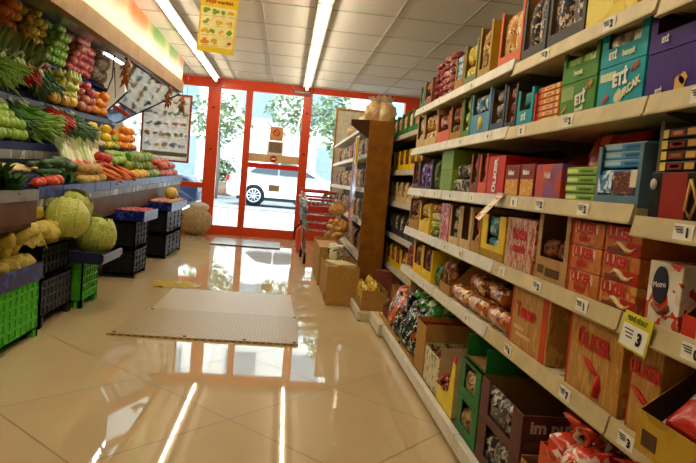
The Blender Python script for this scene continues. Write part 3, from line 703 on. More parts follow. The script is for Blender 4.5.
gp = [M_ball(.055, (1, .8, 1.2), m_pepper, .22, s, 2, 2, 'green_pepper') for s in (2, 6)]
heap('green_pepper', gp, 'green pepper in the heap on the lower tier left of the pink tomatoes', 'pepper', 'green peppers on the lower tier', 7.2, 8.5, (-1.80, .98), (-1.97, 1.12), .06, 2)
heap('green_pepper', gp, 'green pepper in a front bin on the lower tier right of the yellow ones', 'pepper', 'green peppers in the front bin', 7.76, 8.5, A1, (-1.80, .95), .06, 1)
heap('tomato', [M_ball(.055, (1, 1, .88), fruit('pink_tomato', ['c2523c', 'd06a4c', 'b5402c'], .3), .05, 4, 2, 2, 'tomato')], 'pinkish tomato in the heap near the far end of the lower tier', 'tomato', 'pink tomatoes on the lower tier', 8.5, 9.75, A1, B1, .058, 2)
lk2 = [MB().tube([(0, 0, -.15), (0, 0, -.05), (0, 0, .12)], [.02, .026, .018], 8, 0).leaf((0, 0, .06), (.03, .01, .12), .05, .2).mesh('celery', [m_leek])]
lay('celery', lk2, 'pale green celery stalk leaning against the lower price rail', 'celery', 'celery stalks on the lower tier', 5.35, 6.45, (-1.90, .98), (-1.98, 1.22), 30, .05, (.15, .2), z=.05)
heap('green_apple', apL, 'green apple lying behind the peppers under the middle tier', 'apple', 'green apples on the lower tier', 6.75, 8.3, (-1.86, 1.05), (-1.98, 1.17), .045, 1)
# left end of the lower tier: second blue bin, pale roots and spinach
t = thing('produce_bin', 'blue plastic lined bin at the left end holding pale yellow roots', 'bin', (-1.79, 4.46, .905))
MB().box(-.0, .02, -.24, .26, 0, .095).build('front_lip', blue_film, t)
MB().box(-.2, 0, -.24, .26, 0, .05).build('tray_floor', navy, t)
par = [long_mesh(.26, .036, fruit('parsnip_skin', ['d8bd76', 'e3cd90', 'cfae62'], .6), b, 'parsnip') for b in (.05, .1)]
lay('parsnip', par, 'pale yellow root lying in the blue bin beside the spinach', 'root', 'pale roots in the blue bin', 4.3, 4.72, (-1.8, 1.0), (-1.95, 1.02), 9, .04, along=(.25, 1, .0), z=.0)
sp_m = [leafy_mesh(46, .13, .045, [m_leafd, m_leaf], k + 20, 1.3) for k in range(3)]
for k in range(9):
    tag(link('spinach_bunch', sp_m[k % 3], None, (-1.58 - .10 * (k % 3), 3.5 + .12 * (k // 3) + .03 * (k % 2), .93 + .04 * (k % 3)), (R.uniform(-.5, .5), R.uniform(.1, .6), R.uniform(0, 6))), 'leafy dark green bunch on the wooden counter at the left edge', 'greens', 'leafy bunches on the wooden counter')

# dried garlands
def garland(loc, lab, n, s):
    g = thing('garland', lab, 'garland', loc); rr = random.Random(s)
    MB().tube([(0, 0, .02), (0, .0, -.28)], .004, 5).build('string', card_dark, g)
    lf = MB(); pp = MB()
    for k in range(n):
        a = rr.uniform(0, 6.28); z = -.02 - .24 * k / n
        if k % 3: lf.leaf((0, 0, z), (.09 * math.cos(a), .09 * math.sin(a), -.05), .035, .2)
        else: pp.tube([(0, 0, z), (.03 * math.cos(a), .03 * math.sin(a), z - .04), (.04 * math.cos(a), .04 * math.sin(a), z - .09)], [.016, .018, .004], 6)
    lf.build('dried_leaf', plain('dried_leaf', '5d4a1e', .7), g); pp.build('dried_pepper', plain('dried_pepper', 'a8531c', .5), g)
garland((-1.74, 6.75, 2.24), 'dried pepper garland hanging from the header near the apples', 26, 1)
garland((-1.73, 9.0, 2.29), 'small dried pepper garland hanging from the header near its end', 20, 2)
garland((-1.69, 9.9, 2.29), 'dried garland hanging from the very end of the header', 24, 3)
mb = MB(); mb.tube([(-1.8, 6.5, 2.2), (-2.0, 7.2, 2.08), (-2.3, 8.0, 1.95)], .008, 6)
mb.tube([(-1.9, 6.9, 2.14), (-2.2, 8.1, 1.95)], .006, 6)
tag(mb.build('support_rod', plain('rod_dark', '3b3532', .4), None), 'thin dark support rods running from the header to the upper tiers', 'rod')

# ---- crates and trays in front of the display
def crate(x0, x1, y0, y1, z0, z1, mat, label, nx=6, nz=4, cat='crate', legs=.05, parts=True, rim=.03):
    """plastic lattice crate, open at the top"""
    cx, cy = (x0 + x1) / 2, (y0 + y1) / 2
    t = thing('plastic_crate', label, cat, (cx, cy, z0)); w, d, h = (x1 - x0) / 2, (y1 - y0) / 2, z1 - z0
    mb = MB()
    mb.box(-w, w, -d, d, legs, legs + .012)
    def side(p, q, out):
        L = (Vector(q) - Vector(p)).length; dv = (Vector(q) - Vector(p)) / L
        def bar(a, b, zz0, zz1, th=.012):
            P = Vector(p) + dv * a; Q = Vector(p) + dv * b; o = Vector(out) * th
            xs = sorted((P.x, Q.x, P.x - o.x, Q.x - o.x)); ys = sorted((P.y, Q.y, P.y - o.y, Q.y - o.y))
            mb.box(xs[0], xs[-1], ys[0], ys[-1], zz0, zz1)
        P0 = Vector(p); 
        PI_ = Vector(out) * .009; mb.box(*sorted((P0.x - PI_.x, P0.x + dv.x * L - PI_.x - (.003 if abs(dv.x) < .5 else 0))), *sorted((P0.y - PI_.y, P0.y + dv.y * L - PI_.y - (.003 if abs(dv.y) < .5 else 0))), legs + .006, h - .006)
        for i in range(nx + 1): a = i * (L - .014) / nx; bar(a, a + .014, legs, h)
        for i in range(nz + 1): z = legs + i * (h - legs - .014) / nz; bar(0, L, z, z + .014)
        bar(0, L, h - rim, h, .018)
        for a in (0, L - .06): bar(a, a + .06, 0, legs, .03)
    nn = max(2, int(nx * w / d)) if d > w else nx
    side((w, -d, 0), (w, d, 0), (1, 0, 0)); side((-w, -d, 0), (-w, d, 0), (-1, 0, 0))
    side((-w, -d, 0), (w, -d, 0), (0, -1, 0)); side((-w, d, 0), (w, d, 0), (0, 1, 0))
    mb.build('crate_body', mat, t); return t
crate(-2.0, -1.5, 3.42, 4.05, 0, .385, green_pl, 'bright green plastic crate with a blue liner at the left edge', 8, 5)
ln_ = MB(); ln_.box(-1.505, -1.49, 3.42, 4.07, .37, .475); ln_.box(-1.99, -1.505, 4.045, 4.06, .37, .475); ln_.box(-1.99, -1.505, 3.44, 4.045, .36, .37)
tag(ln_.build('crate_liner', blue_film, None), 'folded blue plastic liner round the top of the near green crate', 'liner')
crate(-2.0, -1.545, 4.2, 4.79, 0, .33, plain('dark_grey_plastic', '3a3c44', .45), 'dark grey crate at the bottom of the black crate stack', 8, 4, legs=.07)
crate(-2.0, -1.55, 4.2, 4.72, .333, .55, black_pl, 'black crate of pale vegetables on top of the dark grey crate', 7, 3, legs=.02)
crate(-1.95, -1.49, 4.87, 5.26, 0, .36, green_pl, 'smaller green crate under the tray of cabbages', 6, 5)
ct = thing('cabbage_tray', 'dark blue tray holding cabbages on the green crate', 'tray', (-1.62, 5.03, .365))
mb = MB(); mb.box(-.40, .30, -.27, .25, 0, .03, bev=.008); mb.box(.28, .31, -.28, .26, .02, .075, bev=.006); mb.box(-.4, .3, -.28, -.25, .02, .09); mb.build('tray_body', plain('tray_blue', '252c4c', .3), ct)
def cabbage_mesh(r, seed):
    mb = MB(); rr = random.Random(seed); mb.ball((0, 0, 0), r * .93, (1, 1, .95), 3, 0, .05, 2.0, seed)
    for k in range(8):                                   # big overlapping outer leaves with wavy rims
        a0 = 2.4 * k + rr.uniform(-.2, .2); prev = None; top = rr.uniform(.75, 1.25); ph = rr.uniform(0, 6)
        for i in range(9):
            e = -1.25 + i * (1.25 + top) / 8; row = []; half = .95 * math.sin(PI * (i + 1.2) / 10.5)
            for j in range(9):
                q = (j - 4) / 4; a = a0 + q * half / max(.35, math.cos(e * .8))
                rk = r * (.95 + .016 * k + .05 * q * q * i / 8 + (.07 if i == 8 else 0)) + r * .018 * math.sin(5 * q + 2 * e + ph) * (abs(q) + i / 8)
                row.append(mb.bm.verts.new((rk * math.cos(e) * math.cos(a), rk * math.cos(e) * math.sin(a), rk * .95 * math.sin(e))))
            if prev:
                for j in range(8):
                    f = mb.bm.faces.new([prev[j], prev[j + 1], row[j + 1], row[j]]); f.smooth = True
            prev = row
    return mb.mesh('cabbage', m_cab)
cabs = [cabbage_mesh(.165, 1), cabbage_mesh(.15, 2), cabbage_mesh(.135, 5)]
for (x, y, z, m, l) in ((-1.49, 5.1, .55, 0, 'large pale green cabbage at the front of the dark blue tray'), (-1.54, 4.60, .71, 1, 'pale green cabbage leaning over the black crate beside the tray'), (-1.60, 4.92, .77, 2, 'pale green cabbage at the back, on top of the others')):
    tag(link('cabbage', cabs[m], None, (x, y, z), (R.uniform(-.4, .4), R.uniform(-.4, .4), R.uniform(0, 6))), l, 'cabbage')
# pale lumpy vegetables with yellow film
qn = [M_ball(.065, (1, 1.25, .9), fruit('quince_skin', ['ab9430', 'c2ad40', 'cdbf58'], .5), .32, s, 2.4, 3, 'squash') for s in (1, 2, 3, 4)]
spots = [(-1.6, 3.74, .64), (-1.59, 3.9, .65), (-1.6, 4.05, .655), (-1.73, 3.98, .72), (-1.72, 3.8, .73), (-1.86, 3.98, .78), (-1.74, 3.62, .72), (-1.84, 3.55, .74), (-1.86, 3.72, .76), (-1.8, 3.88, .68), (-1.7, 3.95, .60), (-1.95, 3.9, .72)]
for i in range(4):
    for j in range(5):
        spots.append((-1.58 - .125 * i, 3.5 + .125 * j + .03 * (i % 2), .47 + .025 * i))
for i in range(3):
    for j in range(4): spots.append((-1.66 - .13 * i, 3.56 + .13 * j, .565 + .02 * i))
for i in range(2):
    for j in range(2): spots.append((-1.76 - .13 * i, 3.66 + .14 * j, .67))
for s_ in spots:
    tag(link('squash', R.choice(qn), None, s_, (R.uniform(-.6, .6), R.uniform(-.6, .6), R.uniform(0, 6))), 'pale lumpy squash heaped in the near green crate', 'squash', 'squashes in the green crate')
for i in range(3):
    for j in range(4):
        for k in range(2):
            if k and (i > 1 or j > 2): continue
            tag(link('squash', R.choice(qn), None, (-1.64 - .13 * i + .03 * k, 4.28 + .125 * j + .05 * k, .545 + .1 * k), (R.uniform(-.6, .6), R.uniform(-.6, .6), R.uniform(0, 6))), 'pale lumpy squash heaped in the black crate', 'squash', 'squashes in the black crate')
for s_ in ((-1.6, 4.24, .64), (-1.58, 4.37, .63), (-1.72, 4.27, .73), (-1.86, 4.3, .76), (-1.7, 4.42, .75), (-1.84, 4.46, .8)):
    tag(link('squash', R.choice(qn), None, s_, (R.uniform(-.6, .6), R.uniform(-.6, .6), R.uniform(0, 6))), 'pale lumpy squash heaped in the black crate', 'squash', 'squashes in the black crate')
film = plain('yellow_film', 'd2bc2c', .25)
def crumple(name, cx, cy, z, w, d, amp, seed, label, mat, n=16, follow=None):
    mb = MB(); g = []
    for i in range(n + 1):
        row = []
        for j in range(n + 1):
            u, v = i / n - .5, j / n - .5
            edge = 1 + .25 * noise.noise(Vector((u * 5, v * 5, seed)))
            x = u * w * edge; y = v * d * edge
            h = amp * (noise.noise(Vector((u * 7, v * 7, seed + 3))) + .6 * noise.noise(Vector((u * 17, v * 17, seed))))
            row.append(mb.bm.verts.new((x, y, (follow(u, v) if follow else 0) + max(h, -amp * .2))))
        g.append(row)
    for i in range(n):
        for j in range(n):
            f = mb.bm.faces.new([g[i][j], g[i + 1][j], g[i + 1][j + 1], g[i][j + 1]]); f.smooth = True
    bmesh.ops.solidify(mb.bm, geom=mb.bm.faces[:], thickness=.002)
    return tag(mb.build(name, mat, None, (cx, cy, z)), label, 'plastic film')
crumple('yellow_film', -1.60, 4.08, .62, .18, .24, .06, 2, 'crumpled yellow plastic film over the squash between the two crates', film, 16, lambda u, v: .05 - .3 * u * u - .25 * v * v)
crumple('yellow_film', -1.78, 4.42, .76, .2, .22, .06, 5, 'small crumpled yellow film on the squash in the black crate', film, 14, lambda u, v: .03 - .35 * u * u - .3 * v * v)
# two stands further back
def stand(x0, x1, y0, y1, h, lab1, lab2):
    h1 = h
    crate(x0, x1, y0, y1, 0, h1 * .5, black_pl, lab1, 4, 4, legs=.03)
    crate(x0, x1, y0, y1, h1 * .5 + .003, h1, black_pl, lab2, 4, 4, legs=.02)
stand(-1.76, -1.46, 6.37, 6.92, .57, 'black crate on the floor under the tray of radishes', 'black crate stacked just under the tray of radishes')
tag(MB().box(-1.78, -1.44, 6.34, 6.40, 0, .02).build('floor_strip', black_pl, None), 'flat black plastic strip on the floor before the radish stand', 'strip')
def tray(x0, x1, y0, y1, z, h, lab, mat=navy):
    t = thing('produce_tray', lab, 'tray', ((x0 + x1) / 2, (y0 + y1) / 2, z)); w, d = (x1 - x0) / 2, (y1 - y0) / 2
    mb = MB(); mb.box(-w, w, -d, d, 0, .012); mb.box(w - .014, w, -d, d, .012, h); mb.box(-w, -w + .014, -d, d, .012, h); mb.box(-w + .014, w - .014, -d, -d + .014, .012, h); mb.box(-w + .014, w - .014, d - .014, d, .012, h)
    mb.build('tray_body', mat, t)
    mb = MB(); mb.box(w, w + .004, -d, d, .01, h + .006); mb.box(-w, w, -d - .004, -d, .01, h + .006); mb.build('plastic_liner', blue_film, t); return t
tray(-1.90, -1.38, 6.33, 6.98, .575, .10, 'blue lined tray of red radishes on the nearer black crates')
rd = [M_ball(.027, (1, 1, 1), fruit('radish_skin', ['a3282c', 'b83a34', 'c04a3a'], .3), .05, 2, 2, 1, 'radish')]
for i in range(8):
    for j in range(11):
        tag(link('radish', rd[0], None, (-1.83 + .056 * i, 6.37 + .056 * j, .66 + R.uniform(-.006, .008)), (R.random(), R.random(), 0)), 'small red radish in the tray on the nearer black crates', 'radish', 'radishes in the blue tray')
stand(-1.74, -1.43, 7.85, 8.95, .60, 'long black crate on the floor under the tray of onions', 'long black crate stacked under the tray of onions')
tray(-1.85, -1.38, 7.8, 8.98, .605, .10, 'blue lined tray of onions and a yellow melon on the farther black crates')
on = [M_ball(.04, (1, 1, .92), fruit('orange_onion', ['b5702c', 'c98a3c', 'a85c28'], .4), .04, 2, 2, 2, 'onion')]
for i in range(5):
    for j in range(13):
        tag(link('onion', on[0], None, (-1.79 + .085 * i, 7.87 + .085 * j, .70), (R.random(), R.random(), 0)), 'orange brown onion in the tray on the farther black crates', 'onion', 'onions in the farther tray')
ml = MB().ball((0, 0, 0), .085, (1, 1.25, 1), 3, 0, .04, 3).build('melon', fruit('melon_skin', ['cfa838', 'dcbc4e', 'c79a34'], .5), None, (-1.52, 8.5, .80)); tag(ml, 'yellow melon lying on the onions in the farther tray', 'melon')
# sack by the door
sk = thing('potato_sack', 'pale net sack of potatoes on the floor by the left window', 'sack', (-1.55, 11.15, 0))
mb = MB(); mb.ball((0, 0, .25), .3, (1.0, .8, .85), 3, 0, .12, 3, 2)
for v in mb.bm.verts: v.co.z = max(v.co.z, .0)
mb.build('sack_body', printed('sack_net', ['b29a72', 'a58a5e', 'c4ae86', '94794f'], 22, .8), sk)
MB().ball((.06, 0, .5), .13, (1.3, .9, .7), 2, 0, .2, 3, 5).build('sack_top', plain('sack_white', 'd6cfc2', .7), sk)

# ------------------------------------------------------------------ on the floor
def plate_mat(name, a, b_):
    m, nt, b, out = new_mat(name); L = nt.links
    geo = nt.nodes.new('ShaderNodeNewGeometry'); mp = nt.nodes.new('ShaderNodeMapping'); mp.inputs['Rotation'].default_value = (0, 0, PI / 4)
    L.new(geo.outputs['Position'], mp.inputs[0])
    w1 = nt.nodes.new('ShaderNodeTexWave'); w1.inputs['Scale'].default_value = 9; w2 = nt.nodes.new('ShaderNodeTexWave'); w2.bands_direction = 'Y'; w2.inputs['Scale'].default_value = 9
    L.new(mp.outputs[0], w1.inputs[0]); L.new(mp.outputs[0], w2.inputs[0])
    mx = nt.nodes.new('ShaderNodeMath'); mx.operation = 'MAXIMUM'; L.new(w1.outputs['Fac'], mx.inputs[0]); L.new(w2.outputs['Fac'], mx.inputs[1])
    r = nt.nodes.new('ShaderNodeValToRGB'); r.color_ramp.elements[0].position = .55; r.color_ramp.elements[1].position = .95
    r.color_ramp.elements[0].color = col4(hexc(a)); r.color_ramp.elements[1].color = col4(hexc(b_))
    L.new(mx.outputs[0], r.inputs[0]); L.new(r.outputs[0], b.inputs['Base Color'])
    bp = nt.nodes.new('ShaderNodeBump'); bp.inputs['Strength'].default_value = .5; bp.inputs['Distance'].default_value = .004; L.new(mx.outputs[0], bp.inputs['Height']); L.new(bp.outputs[0], b.inputs['Normal'])
    b.inputs['Roughness'].default_value = .28; return m
p1 = thing('floor_plate', 'nearer tan ribbed floor plate lying across the aisle', 'plate', (0, 0, 0))
MB().prism([(-1.10, 4.15, .001), (.165, 4.15, .001), (.175, 4.985, .001), (-1.0, 4.985, .001)], (0, 0, .014)).build('plate_top', plate_mat('plate_tan', 'bfa25c', '8c7340'), p1)
sb = MB()
for x, y in ((-1.06, 4.19), (-.6, 4.18), (-.2, 4.18), (.14, 4.18), (.15, 4.95), (-.97, 4.95)): sb.lathe([(.012, .015), (.012, .018), (.004, .019)], (x, y, 0), 8)
sb.build('screw', card_dark, p1)
p2 = thing('floor_plate', 'farther pale floor plate lying behind the ribbed one', 'plate', (0, 0, 0))
MB().prism([(-.985, 4.995, .001), (.155, 4.995, .001), (.125, 5.95, .001), (-.985, 5.9, .001)], (0, 0, .012)).build('plate_top', plate_mat('plate_pale', 'bda679', 'b09a70'), p2)
tag(MB().prism([(-1.12, 9.86, .001), (-.02, 9.86, .001), (-.02, 10.9, .001), (-1.15, 10.95, .001)], (0, 0, .008)).build('door_mat', plain('mat_grey', 'aaa49a', .25), None), 'thin pale grey mat lying on the floor before the door', 'mat')
tag(MB().box(-1.12, -.02, 9.84, 9.86, .001, .016).build('mat_strip', plain('strip_dark', '3b352e', .4), None), 'dark metal strip along the near edge of the door mat', 'strip')
crumple('yellow_sheet', -1.0, 6.12, .006, .42, .36, .03, 8, 'flattened yellow plastic sheet on the floor behind the plates', plain('sheet_yellow', 'e3c81c', .3), 12)

# ------------------------------------------------------------------ shelving on the right
XF = .904
BAYS = [(4.50, 3.50), (3.50, 2.52), (2.52, 1.515), (1.515, .52)]
TZ = [1.70, 1.42, 1.135, .853, .572]
DZ = {(0, 2): -.026, (0, 3): -.042, (1, 2): -.006, (1, 3): -.006, (2, 3): -.028}      # some bays hang a notch lower
BAYLAB = ['cream metal shelving bay at the far end of the right run', 'cream metal shelving bay second from the far end of the right run',
          'cream metal shelving bay holding the teal and green cartons', 'cream metal shelving bay nearest the camera with the purple cartons']
backm = plain('back_board_shaded', '3a2a1c', .7); upr = plain('upright_grey', '6f685a', .5)  # backs coloured dark brown, holding the shade behind the goods
shelfm = plain('shelf_steel', 'd2c29a', .4)
def rail(mb, y0, y1, x, z):
    """leaning label rail on the shelf edge"""
    mb.prism([(x - .012, y0, z - .042), (x, y0, z - .046), (x + .006, y0, z + .006), (x - .002, y0, z + .006)], (0, y1 - y0, 0), 0)
    mb.box(x - .016, x, y0, y1, z - .047, z - .042, 1)
for i, ((ya_, yb2), lab) in enumerate(zip(BAYS, BAYLAB)):
    t = thing('shelving_unit', lab, 'shelving', (0, 0, 0))
    y0, y1 = yb2 + .003, ya_ - .003
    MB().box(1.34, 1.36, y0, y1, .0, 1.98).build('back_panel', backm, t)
    mb = MB(); mb.box(1.36, 1.41, y0, y0 + .03, 0, 2.0).build('upright', upr, t)
    mb = MB(); mb.box(1.36, 1.41, y1 - .03, y1, 0, 2.0).build('upright', upr, t)
    for k, z in enumerate(TZ):
        z += DZ.get((k, i), 0)
        s = MB(); s.box(XF, 1.34, y0, y1, z - .03, z - .002)
        for q in range(12):
            yy = y0 + (y1 - y0) * (q + .5) / 12; s.box(XF + .03, XF + .05, yy - .006, yy + .006, z - .003, z - .0012, 1)
        sh = s.build('shelf', [shelfm, upr], t)
        r_ = MB(); rail(r_, y0 + .002, y1 - .002, XF - .004, z); r_.build('price_rail', [cream if i > 1 else rail_white, plain('rail_edge', 'b9a97c', .4)], sh)
        for yy in (y0 + .01, y1 - .01):
            MB().prism([(XF + .04, yy - .002, z - .03), (1.34, yy - .002, z - .03), (1.34, yy - .002, z - .11), (1.28, yy - .002, z - .11)], (0, .004, 0)).build('bracket', upr, sh)
    b_ = MB(); b_.box(.83, 1.34, y0, y1, .0, .098); b_.build('base_deck', plain('kick_brown', '6a5236', .6), t)
    b_ = MB(); b_.box(.798, .828, y0, y1, .03, .10, 0, bev=.004); b_.build('base_rail', rail_white, t)
    if i == 0: MB().box(.98, 1.34, ya_ + .001, ya_ + .018, .1, 1.72).build('end_panel', card_pale, t)
# base continuing past the end of the run
t = thing('base_plinth', 'low white edged plinth continuing past the far end of the shelf run', 'plinth', (0, 0, 0))
MB().box(.80, 1.34, 4.525, 5.0, 0, .098).build('deck', shelfm, t); MB().box(.77, .80, 4.525, 5.0, .018, .10, bev=.004).build('edge_rail', rail_white, t)

# price tickets
TIERN = ['top shelf', 'second shelf', 'third shelf', 'fourth shelf', 'fifth shelf']
BAYN = ['far end bay', 'second bay from the far end', 'bay of teal and green cartons', 'bay nearest the camera']
tick = {0: [(0, 4.2, '2'), (0, 3.75, '1'), (1, 3.1, '2'), (2, 2.2, '3'), (2, 1.75, '2')],
        1: [(0, 4.1, '1'), (1, 3.2, '2'), (1, 2.75, '4'), (2, 2.35, '2'), (2, 1.95, '2'), (3, 1.30, '0')],
        2: [(0, 4.0, '1'), (0, 3.65, '2'), (1, 3.3, '3'), (1, 2.9, '1'), (2, 2.35, '2'), (2, 2.1, '2'), (2, 1.78, '2'), (3, 1.30, '1')],
        3: [(0, 4.3, '5'), (0, 3.9, '1'), (1, 3.3, '2'), (1, 3.0, '3'), (2, 2.4, '1'), (2, 2.05, '2'), (2, 1.72, '1'), (3, 1.22, '0')],
        4: [(0, 4.1, '1'), (0, 3.7, '2'), (1, 3.2, '1'), (1, 2.8, '3'), (2, 2.25, '6'), (2, 1.76, '7'), (3, 1.42, '3'), (3, 1.2, '2')]}
tk_mesh = MB().prism([(-.0018, -.035, -.018), (-.0018, .035, -.018), (.0008, .035, .018), (.0008, -.035, .018)], (.0008, 0, 0)).mesh('price_ticket', paper)
for k, lst in tick.items():
    for b, y, s in lst:
        z = TZ[k] + DZ.get((k, b), 0)
        o = link('price_ticket', tk_mesh, None, (XF - .0135, y, z - .02))
        near = y < 2.3
        tag(o, 'white price ticket on the %s rail of the %s' % (TIERN[k], BAYN[b]), 'price ticket', 'price tickets, %s, %s' % (TIERN[k], BAYN[b]))
        text(s, .03 if near else .024, ink_black, o, (-.003, -.017 if near else 0, -.002), off=.0012)
        if near:
            for q in range(3): pass
            m_ = MB()
            for q in range(3): m_.box(-.0028, -.0012, .0, .03 - .004 * q, .010 - .006 * q, .0118 - .006 * q)
            m_.build('small_print', ink_black, o)

# ---- packaging
def pillow_mesh(w, h, t, mat, seed=0, crinkle=.25, n=8):
    mb = MB(); g = [[], []]
    for sd in (0, 1):
        for i in range(n + 1):
            row = []
            for j in range(n + 1):
                u, v = 2 * i / n - 1, 2 * j / n - 1
                k = (max(0, 1 - abs(u) ** 2.4) ** .6) * (max(0, 1 - abs(v) ** 4) ** .7)
                k *= 1 + crinkle * noise.noise(Vector((u * 2.5, v * 2.5, seed + sd * 5)))
                x = (1 if sd else -1) * t / 2 * k
                y = u * w / 2 * (1 - .06 * (1 - v * v)); z = h / 2 * (v + 1)
                row.append(mb.bm.verts.new((x, y, z)))
            g[sd].append(row)
        for i in range(n):
            for j in range(n):
                q = [g[sd][i][j], g[sd][i + 1][j], g[sd][i + 1][j + 1], g[sd][i][j + 1]]
                f = mb.bm.faces.new(q if sd else q[::-1]); f.smooth = True
    bmesh.ops.remove_doubles(mb.bm, verts=mb.bm.verts[:], dist=1e-5)
    return mb.mesh('pack', mat)
def slab_mesh(w, h, t, mat): return MB().box(-t / 2, t / 2, -w / 2, w / 2, 0, h, 0, min(w, h, t) * .18).mesh('pack', mat)
def label_slab(w, h, t, mats, marks):
    mb = MB(); mb.box(-t / 2, t / 2, -w / 2, w / 2, 0, h, 0, min(w, h, t) * .18)
    for u0, u1, v0, v1, mi in marks: mb.box(-t / 2 - .0008, -t / 2, w / 2 - u1 * w, w / 2 - u0 * w, v0 * h, v1 * h, mi)
    return mb.mesh('pack', mats)
def roll_mesh(L, r, mat, axis='X'):
    return MB().lathe([(r * .3, -L / 2), (r * .9, -L / 2 + .004), (r, -L / 2 + .02), (r * .98, 0), (r, L / 2 - .02), (r * .9, L / 2 - .004), (r * .3, L / 2)], (0, 0, 0), 14, 0, axis).mesh('biscuit_roll', mat)
_pk = {}
def pack_mesh(kind, w, h, t, mat):
    key = (kind, round(w, 3), round(h, 3), round(t, 3), mat.name)
    if key not in _pk:
        _pk[key] = pillow_mesh(w, h, t, mat, len(_pk)) if kind == 'bag' else slab_mesh(w, h, t, mat)
    return _pk[key]
def decor(t, w, h, bands=(), words=(), x=0):
    """bands: (u0,u1,v0,v1,mat) in viewer fractions of the front; words: (s,size,mat,u,v[,tilt])"""
    for q, (u0, u1, v0, v1, m) in enumerate(bands):
        MB().box(x - .0012 - .0003 * q, x, w / 2 - u1 * w, w / 2 - u0 * w, v0 * h, v1 * h).build('printed_band', m, t)
    for wd in words:
        s, size, m, u, v = wd[:5]
        text(s, size, m, t, (x - .0032, w / 2 - u * w, v * h), off=.002 * size / .04, tilt=wd[5] if len(wd) > 5 else 0, shear=wd[6] if len(wd) > 6 else 0)
def carton(y0, y1, z, h, d, mat, label, bands=(), words=(), x=XF + .012, cat='carton', blob=None, z_rot=0, name='carton'):
    w = y0 - y1 - .004; t = thing(name, label, cat, (x, (y0 + y1) / 2, z), (0, 0, z_rot))
    MB().box(0, d, -w / 2, w / 2, 0, h, 0, .0025).build('carton_body', mat, t)
    MB().box(-.0006, d + .0006, -.001, .001, h - .0003, h + .0006).build('lid_seam', card_dark, t)
    decor(t, w, h, bands, words)
    if blob:
        for u, v, r, m in blob:
            mb = MB(); rr = random.Random(int(u * 1000)); mb.prism([(-.0022, w / 2 - u * w + r * rr.uniform(.75, 1.15) * math.cos(a), v * h + r * rr.uniform(.75, 1.15) * math.sin(a)) for a in [2 * PI * k / 12 for k in range(12)]], (.002, 0, 0)); mb.build('printed_emblem', m, t)
    return t
def display(y0, y1, z, h, d, outer, inner, label, lip=.35, style='posts', post=.022, packs=None, x=XF + .012, bands=(), words=(), cat='display carton', nodec=False):
    """open display carton; packs = (kind, mat, nx, nz, label, category[, fill])"""
    w = y0 - y1 - .004; yc = (y0 + y1) / 2
    t = thing('display_carton', label, cat, (x, yc, z)); T = .004
    mb = MB(); mb.box(T, d - T, -w / 2 + T, w / 2 - T, 0, T, 1); mb.box(d - T, d, -w / 2, w / 2, 0, h, 1)
    for sg in (-1, 1):
        ys = sg * w / 2; dy = -sg * T
        if style == 'slope': pts = [(T, ys, 0), (d - T, ys, 0), (d - T, ys, h), (d * .4, ys, h), (T, ys, lip * h)]
        else: pts = [(T, ys, 0), (d - T, ys, 0), (d - T, ys, h), (T, ys, h)]
        mb.prism(pts, (0, dy * .5, 0), 0)
        mb.prism([(a, b + dy * .5, c) for a, b, c in pts], (0, dy * .5, 0), 1)
    mb.build('carton_body', [outer, inner], t)
    fp = MB(); fp.box(0, T, -w / 2, w / 2, 0, lip * h)
    if style in ('posts', 'window'):
        fp.box(0, T, -w / 2, -w / 2 + post, lip * h, h); fp.box(0, T, w / 2 - post, w / 2, lip * h, h)
    if style == 'window': fp.box(0, T, -w / 2 + post, w / 2 - post, h * .93, h)
    fp.build('front_panel', outer, t)
    decor(t, w, h, bands, words)
    if packs:
        kind, mat, nx, nz, pl, pc = packs[:6]; fill = packs[6] if len(packs) > 6 else .98
        iw = (w - .012) / nx; ih = (h * fill - .008) / nz; th = min(.06, d * .4)
        me = pack_mesh(kind, iw * .97, ih * .98, th, mat)
        nd = 1
        for dd in range(nd):
            for i in range(nx):
                for k in range(nz):
                    o = link('snack_bag' if pc == 'bag' else 'recess_snack_pack' if x > 1.0 else 'snack_pack', me, None, (x + .0065 + th / 2 + dd * (th + .006) + (.004 * R.random() if kind == 'bag' else 0), yc - w / 2 + .006 + iw * (i + .5), z + .006 + ih * k), (0, 0, PI if R.random() < .3 else 0))  # packs on the recessed shelves are plain snack packs under a separate name
                    tag(o, pl, pc, pl.split(' in the ')[-1] + ' packs')
    return t
def pr(n, *c, **k): return printed(n, list(c), **k)
P_green = pr('pack_green', '2c4a22', '55752c', '9a8a4a', '6d2a22'); P_brown = pr('pack_brown', '4a2a18', '7a4a26', 'b98a4a', '8a2a1e')
P_red = pr('pack_red', '7a1c22', 'a02a2e', 'c98a7a', '5a161c'); P_blue = pr('pack_blue', '7fb0c9', '4a7fa0', 'dfe6e2', '2d5a7a')
P_gold = pr('pack_gold', '8a5a1e', 'c99a3c', '5a2e14', 'e0c27a', scale=45); P_yel = pr('pack_yellow', 'c9a52c', 'dcc04a', '8a5a1e', 'efe0a0')
P_cookie = pr('pack_cookie', 'c98a3c', 'dfb266', '8a4a1e', 'e8cf9a', scale=32); P_black = pr('pack_black', '17151a', '26222a', 'b98a5a', 'c9b9a9', scale=45)
P_teal = pr('pack_teal', '1f6a70', '2f8a8a', '9ac9c0', '174a52'); P_orange = pr('pack_orange', 'c9661c', 'de8a2c', 'e9b24a', '9a3a16')
P_purple = pr('pack_purple', '3a1a5a', '5a2a8a', '8a6ab0', 'c9b9d9', scale=30); P_lime = pr('pack_lime', '6f9a2c', '9ac04a', 'dfe6a0', '4a6a1e')
P_grey = pr('pack_grey', '4a4440', '8a8278', 'd0c8b8', '2a2624', scale=26); P_pink = pr('pack_pink', '8a3a3a', 'b06058', 'd9b0a0', '5a2a22')
